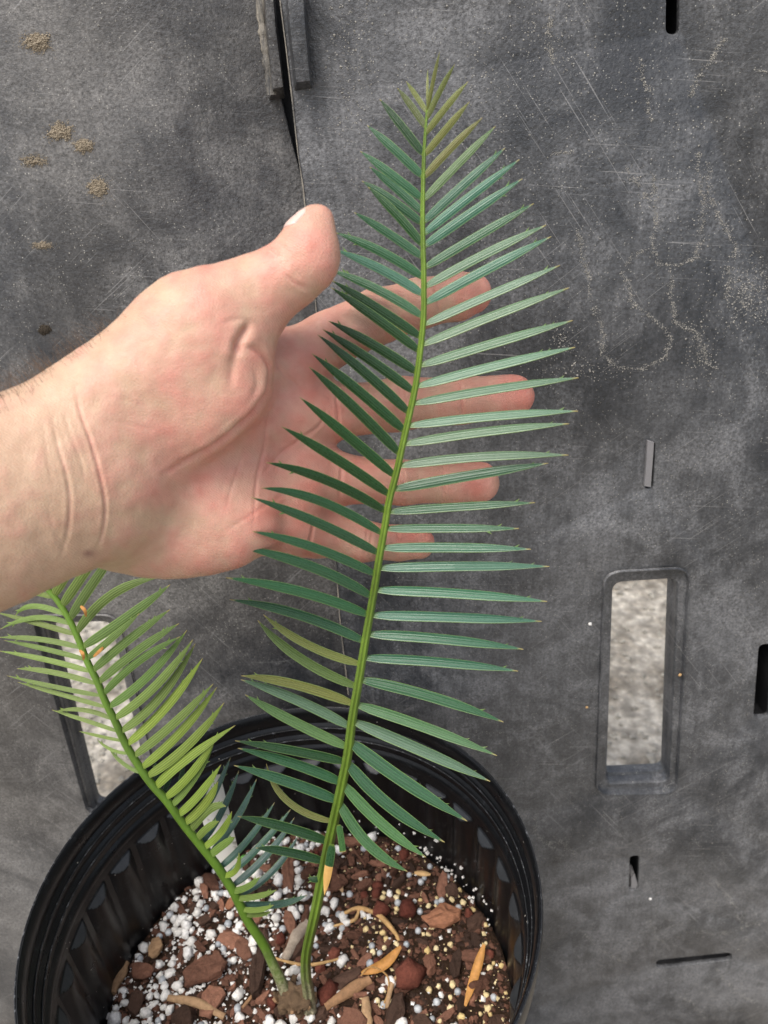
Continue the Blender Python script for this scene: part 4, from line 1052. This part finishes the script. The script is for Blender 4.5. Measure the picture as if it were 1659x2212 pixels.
def smooth_verts(V, F, it, lam=.5):
    E_ = np.concatenate([F[:, [0, 1]], F[:, [1, 2]], F[:, [2, 3]], F[:, [3, 0]]])
    n = len(V); deg = np.bincount(E_.ravel(), minlength=n).astype(float)
    for k in range(it):
        l = lam if k % 2 == 0 else -lam * 1.04
        acc = np.zeros_like(V)
        for ax in range(3):
            acc[:, ax] = np.bincount(E_[:, 0], V[E_[:, 1], ax], n) + np.bincount(E_[:, 1], V[E_[:, 0], ax], n)
        V = V + l * (acc / deg[:, None] - V)
    return V
V = smooth_verts(V, F, 12)
me = bpy.data.meshes.new('tmp_hand'); me.from_pydata(V.tolist(), [], F.tolist()); me.update()
to = bpy.data.objects.new('tmp_hand', me); COL.objects.link(to)
md = to.modifiers.new('s', 'SUBSURF'); md.levels = 1; md.render_levels = 1
dg = bpy.context.evaluated_depsgraph_get(); dg.update()
hm = bpy.data.meshes.new_from_object(to.evaluated_get(dg)); bpy.data.objects.remove(to)
nv = len(hm.vertices); V = np.zeros(nv * 3); hm.vertices.foreach_get('co', V); V = V.reshape(-1, 3)
NV = np.zeros(nv * 3); hm.vertices.foreach_get('normal', NV); NV = NV.reshape(-1, 3)
PXY = np.stack([CX + V[:, 0] / V[:, 2] * FPX, CY + V[:, 1] / V[:, 2] * FPX], 1)
front = np.clip((-NV[:, 2] + .25) / .5, 0, 1)
if (NV[V[:, 2] < np.percentile(V[:, 2], 5)][:, 2]).mean() > 0: NV = -NV; front = np.clip((-NV[:, 2] + .25) / .5, 0, 1)
def dist_line(P, pts):
    best = np.full(len(P), 1e9); s_at = np.zeros(len(P)); m = len(pts) - 1
    for i in range(m):
        a, b = np.array(pts[i], float), np.array(pts[i + 1], float); d = b - a
        h = np.clip(((P - a) @ d) / (d @ d), 0, 1); e = np.linalg.norm(P - a - h[:, None] * d, axis=1)
        k = e < best; best[k] = e[k]; s_at[k] = (i + h[k]) / m
    return best, s_at
disp = np.zeros(nv); redness = np.zeros(nv)
def crease(pts, wpx, depth_mm, red=.25, both=False, puff=.22):
    global disp, redness
    P = [tuple(q) for q in smooth_path(pts, 6)] if len(pts) > 2 else pts
    wpx *= .72; d, s_ = dist_line(PXY, P); fade = np.clip(np.minimum(s_, 1 - s_) * 4 + .02, 0, 1) * (front if not both else 1)
    g = np.exp(-(d / wpx) ** 2); disp -= g * fade * depth_mm * .00058
    disp += np.exp(-((d - 2.4 * wpx) / (1.5 * wpx)) ** 2) * fade * depth_mm * .00058 * puff
    redness += g * fade * red
crease([(512, 748), (545, 752), (574, 775), (586, 801), (583, 835), (574, 856), (532, 907), (463, 963), (393, 1000), (342, 1032)], 8, 2.6, .45)
crease([(545, 695), (527, 718), (513, 748), (520, 770)], 12, 3.0, .5)
crease([(516, 740), (503, 790), (497, 845)], 13, 1.1, .1)
crease([(548, 790), (556, 830), (540, 868)], 9, .6, .1)
crease([(579, 880), (571, 963), (556, 1032), (545, 1150)], 4.5, .7, .25)
crease([(527, 975), (505, 1040), (486, 1105)], 4.5, .45, .12)
crease([(575, 735), (600, 790), (640, 830), (668, 850)], 5, .6, .2)
crease([(555, 1040), (600, 985), (640, 955), (690, 920), (706, 880)], 5, .7, .25)
crease([(470, 1160), (545, 1110), (600, 1075), (640, 1060)], 5, .45, .15)
crease([(160, 812), (171, 884), (194, 949), (215, 1023), (227, 1092), (222, 1150), (204, 1201)], 4.5, 1.15, .55)
crease([(107, 880), (125, 963), (143, 1023), (151, 1078), (146, 1150), (128, 1215)], 5, .8, .35)
crease([(132, 870), (153, 940), (176, 1000), (186, 1052)], 4.5, .45, .2)
crease([(94, 930), (104, 1000), (118, 1060)], 4.5, .3, .12)
crease([(150, 1210), (120, 1150), (100, 1090)], 7, .3, .05)
crease([(577, 531), (592, 541), (612, 560)], 4, 1.1, .3, True)
crease([(560, 541), (577, 549), (596, 560)], 4, .8, .25, True)
crease([(600, 522), (612, 532), (624, 545)], 4, .6, .2, True)
crease([(612, 588), (640, 612), (668, 622)], 5, .6, .25)
crease([(625, 600), (650, 622), (672, 628)], 4, .4, .15)
crease([(470, 700), (520, 690), (555, 700)], 7, .5, .05)
crease([(202, 850), (260, 862), (330, 880)], 4, .25, .15); crease([(210, 905), (270, 915), (360, 935)], 4, .25, .15)
def finger_crease(px, py, ang, half, depth=.75, n=1):
    for k in range(n):
        ca, sa = math.cos(ang), math.sin(ang); o_ = k * 9
        crease([(px + o_ - sa * half, py - ca * half), (px + o_ + 2, py), (px + o_ + sa * half, py + ca * half)], 4.2, depth, .30)
finger_crease(714, 738, .40, 52, 1.0); finger_crease(820, 685, .35, 54, .8, 2); finger_crease(944, 650, .2, 48, .7)
finger_crease(728, 890, .08, 52, 1.0); finger_crease(866, 874, .08, 54, .8, 2); finger_crease(996, 864, .08, 48, .7)
finger_crease(735, 1035, -.05, 50, 1.0); finger_crease(862, 1042, -.02, 46, .8, 2); finger_crease(958, 1044, 0, 42, .7)
finger_crease(672, 1150, -.2, 46, 1.0); finger_crease(790, 1170, -.1, 40, .8, 2); finger_crease(858, 1174, 0, 36, .6)
def nz_(x, y, f, s): return noise.noise((x * f, y * f, s))
nf = np.array([nz_(a, b, .012, 1) + .5 * nz_(a, b, .03, 2) for a, b in PXY])
nf2 = np.array([nz_(a, b, .02, 8) + .6 * nz_(a, b, .05, 9) for a, b in PXY])
disp += nf * .00045 + nf2 * .00012
V = V + NV * disp[:, None]
WV = np.array(CAM)[None] + V[:, :1] * np.array(RIGHT) - V[:, 1:2] * np.array(UP) + V[:, 2:3] * np.array(FWD)
# skin tone of the place: 0 = pale forearm skin, 1 = flushed palm and finger pads
tone = np.clip((PXY[:, 0] - 140) / 320, 0, 1) * .40
for a, b, r, k in ((700, 980, 190, .30), (660, 780, 90, .22), (1030, 640, 70, .40), (1115, 858, 80, .45), (1045, 1042, 70, .42), (910, 1175, 60, .42), (690, 520, 60, .30), (330, 900, 120, .18), (620, 1120, 110, .22), (330, 1010, 100, .20), (600, 600, 70, .15)):
    tone += k * np.exp(-(((PXY[:, 0] - a) ** 2 + (PXY[:, 1] - b) ** 2) / r ** 2))
tone += .24 * nf + .30 * nf2 + redness * .55
bruise = np.exp(-(((PXY[:, 0] - 191) / 13) ** 2 + ((PXY[:, 1] - 1196) / 8) ** 2))
hm.vertices.foreach_set('co', WV.ravel()); hm.update()
at1 = hm.attributes.new('tone', 'FLOAT', 'POINT'); at1.data.foreach_set('value', np.clip(tone, 0, 1.4).astype(np.float32))
at2 = hm.attributes.new('mark', 'FLOAT', 'POINT'); at2.data.foreach_set('value', bruise.astype(np.float32))
bm = bmesh.new(); bm.from_mesh(hm); bmesh.ops.recalc_face_normals(bm, faces=bm.faces); bm.to_mesh(hm); bm.free()

s = NT('skin'); p = s.pos()
tn = s.n('Attribute', attribute_name='tone').outputs['Fac']; mk = s.n('Attribute', attribute_name='mark').outputs['Fac']
c = s.ramp(tn, [(0.0, (.520, .350, .240)), (.35, (.540, .315, .230)), (.7, (.575, .275, .212)), (1.0, (.560, .215, .165))])
mot = s.noise(p, 130, 5, .65)
c = s.mix(.45, c, s.ramp(mot, [(.32, (.84, .74, .70)), (.68, (1.14, 1.18, 1.18))]), 'MULTIPLY')
c = s.mix(s.math('MULTIPLY', mk, .75), c, (.22, .10, .085))
wv = s.n('TexWave', i_Scale=480, i_Distortion=7.0, i_Detail=2.0, bands_direction='DIAGONAL'); wv.inputs['Detail Scale'].default_value = .6
s.l(p, wv.inputs['Vector'])
vor = s.n('TexVoronoi', i_Scale=800, feature='DISTANCE_TO_EDGE'); s.l(p, vor.inputs['Vector'])
nm = s.bump(wv.outputs['Fac'], .20, .0004)
nm = s.bump(s.ramp(vor.outputs['Distance'], [(0.0, 0.0), (.25, 1.0)]), .18, .0004, nm)
nm = s.bump(s.noise(p, 420, 4, .6), .12, .0007, nm)
M_SKIN = s.out(c, s.ramp(s.noise(p, 240, 3), [(.3, .40), (.7, .56)]), nm, .42, Subsurface_Weight=.16, Subsurface_Scale=.0035)
M_SKIN.node_tree.nodes['Principled BSDF'].inputs['Subsurface Radius'].default_value = (1.0, .35, .2)
hm.materials.clear(); hm.name = 'person'
person = me_obj('person', hm, M_SKIN)
tag(person, 'bare open hand and forearm with thumb raised, palm showing, fingers behind the upright frond', 'person')
s = NT('fingernail'); M_NAIL = s.out(s.mix(s.noise(s.pos(), 200, 3), (.62, .42, .36), (.74, .55, .48)), .25)
# thumbnail: a thin plate laid on the back of the thumb tip, seen nearly edge-on
from mathutils.bvhtree import BVHTree
bm = bmesh.new(); bm.from_mesh(hm); bvh = BVHTree.FromBMesh(bm); bm.free()
def cam_w(q): return CAM + RIGHT * q[0] - UP * q[1] + FWD * q[2]
c0, c1 = cam_w(cam3(661, 530, .262)), cam_w(cam3(686, 470, .262))
ax = (c1 - c0).normalized(); nl = FWD.cross(ax).normalized()
if nl.dot(RIGHT) > 0: nl = -nl
vs, fs = [], []; NI, NJ = 14, 12
for lay in (0, 1):
    for i in range(NI + 1):
        for j in range(NJ + 1):
            u, v = i / NI, j / NJ * 2 - 1
            half = math.radians(58) * (1 - .30 * max(0, u - .75) / .25 - .30 * (max(0, .18 - u) / .18) ** 2)
            sgn = 1 if (Matrix.Rotation(.3, 3, ax) @ nl).dot(FWD) < 0 else -1
            d = Matrix.Rotation(sgn * (math.radians(8) + half * v), 3, ax) @ nl
            c = c0.lerp(c1, .16 + .84 * u)
            hit = bvh.ray_cast(c + d * .03, -d)[0] or (c + d * .0075)
            edge_ = 1 - max(abs(v), abs(u * 2 - 1)) ** 6
            vs.append(hit + d * (.00045 * edge_ + .00008 - .0012 * lay))
W_ = NJ + 1; LN = (NI + 1) * W_
for lay in (0, 1):
    for i in range(NI):
        for j in range(NJ):
            a = lay * LN + i * W_ + j; fs.append((a, a + 1, a + W_ + 1, a + W_) if lay else (a, a + W_, a + W_ + 1, a + 1))
for j in range(NJ):
    for a in (j, NI * W_ + j): fs.append((a, a + 1, a + 1 + LN, a + LN))
for i in range(NI):
    for a in (i * W_, i * W_ + NJ): fs.append((a, a + W_, a + W_ + LN, a + LN))
mesh_obj('thumbnail', vs, fs, M_NAIL, person)
# fine hairs on the forearm
hid = np.where((PXY[:, 0] > -40) & (PXY[:, 0] < 290) & (NV[:, 2] > -.80) & (PXY[:, 1] < 1080))[0]
rr = np.random.RandomState(5)
wgt = np.clip(1.25 - (PXY[hid, 1] - (861 - .47 * PXY[hid, 0])) / 170, .03, 1) * np.clip(1.3 - PXY[hid, 0] / 210, .04, 1)
sel = rr.choice(hid, 650, replace=False, p=wgt / wgt.sum())
vs, fs = [], []
for i in sel:
    p0 = Vector(WV[i]); nn = NV[i]; Nw = RIGHT * nn[0] - UP * nn[1] + FWD * nn[2]
    d = (RIGHT * (-.55 + rr.normal() * .45) + UP * (.65 + rr.normal() * .35) + Nw * .8).normalized(); L = rr.uniform(.004, .011); bend = (RIGHT * rr.normal() - UP * .3) * .4
    side = d.cross(FWD).normalized() * .000052; up_ = d.cross(side).normalized() * .000052; n0 = len(vs); S = 5
    for k in range(S):
        t = k / (S - 1); c = p0 - Nw * .0004 + d * L * t + bend * L * t * t * .6; ta = 1 - t * .75
        vs += [c + side * ta, c - side * ta * .5 + up_ * ta, c - side * ta * .5 - up_ * ta]
    for k in range(S - 1):
        for j in range(3): fs.append((n0 + k * 3 + j, n0 + k * 3 + (j + 1) % 3, n0 + k * 3 + 3 + (j + 1) % 3, n0 + k * 3 + 3 + j))
s = NT('arm_hair'); M_HAIR = s.out((.13, .075, .04), .5)
o = mesh_obj('hair', vs, fs, M_HAIR, person); o['kind'] = 'stuff'
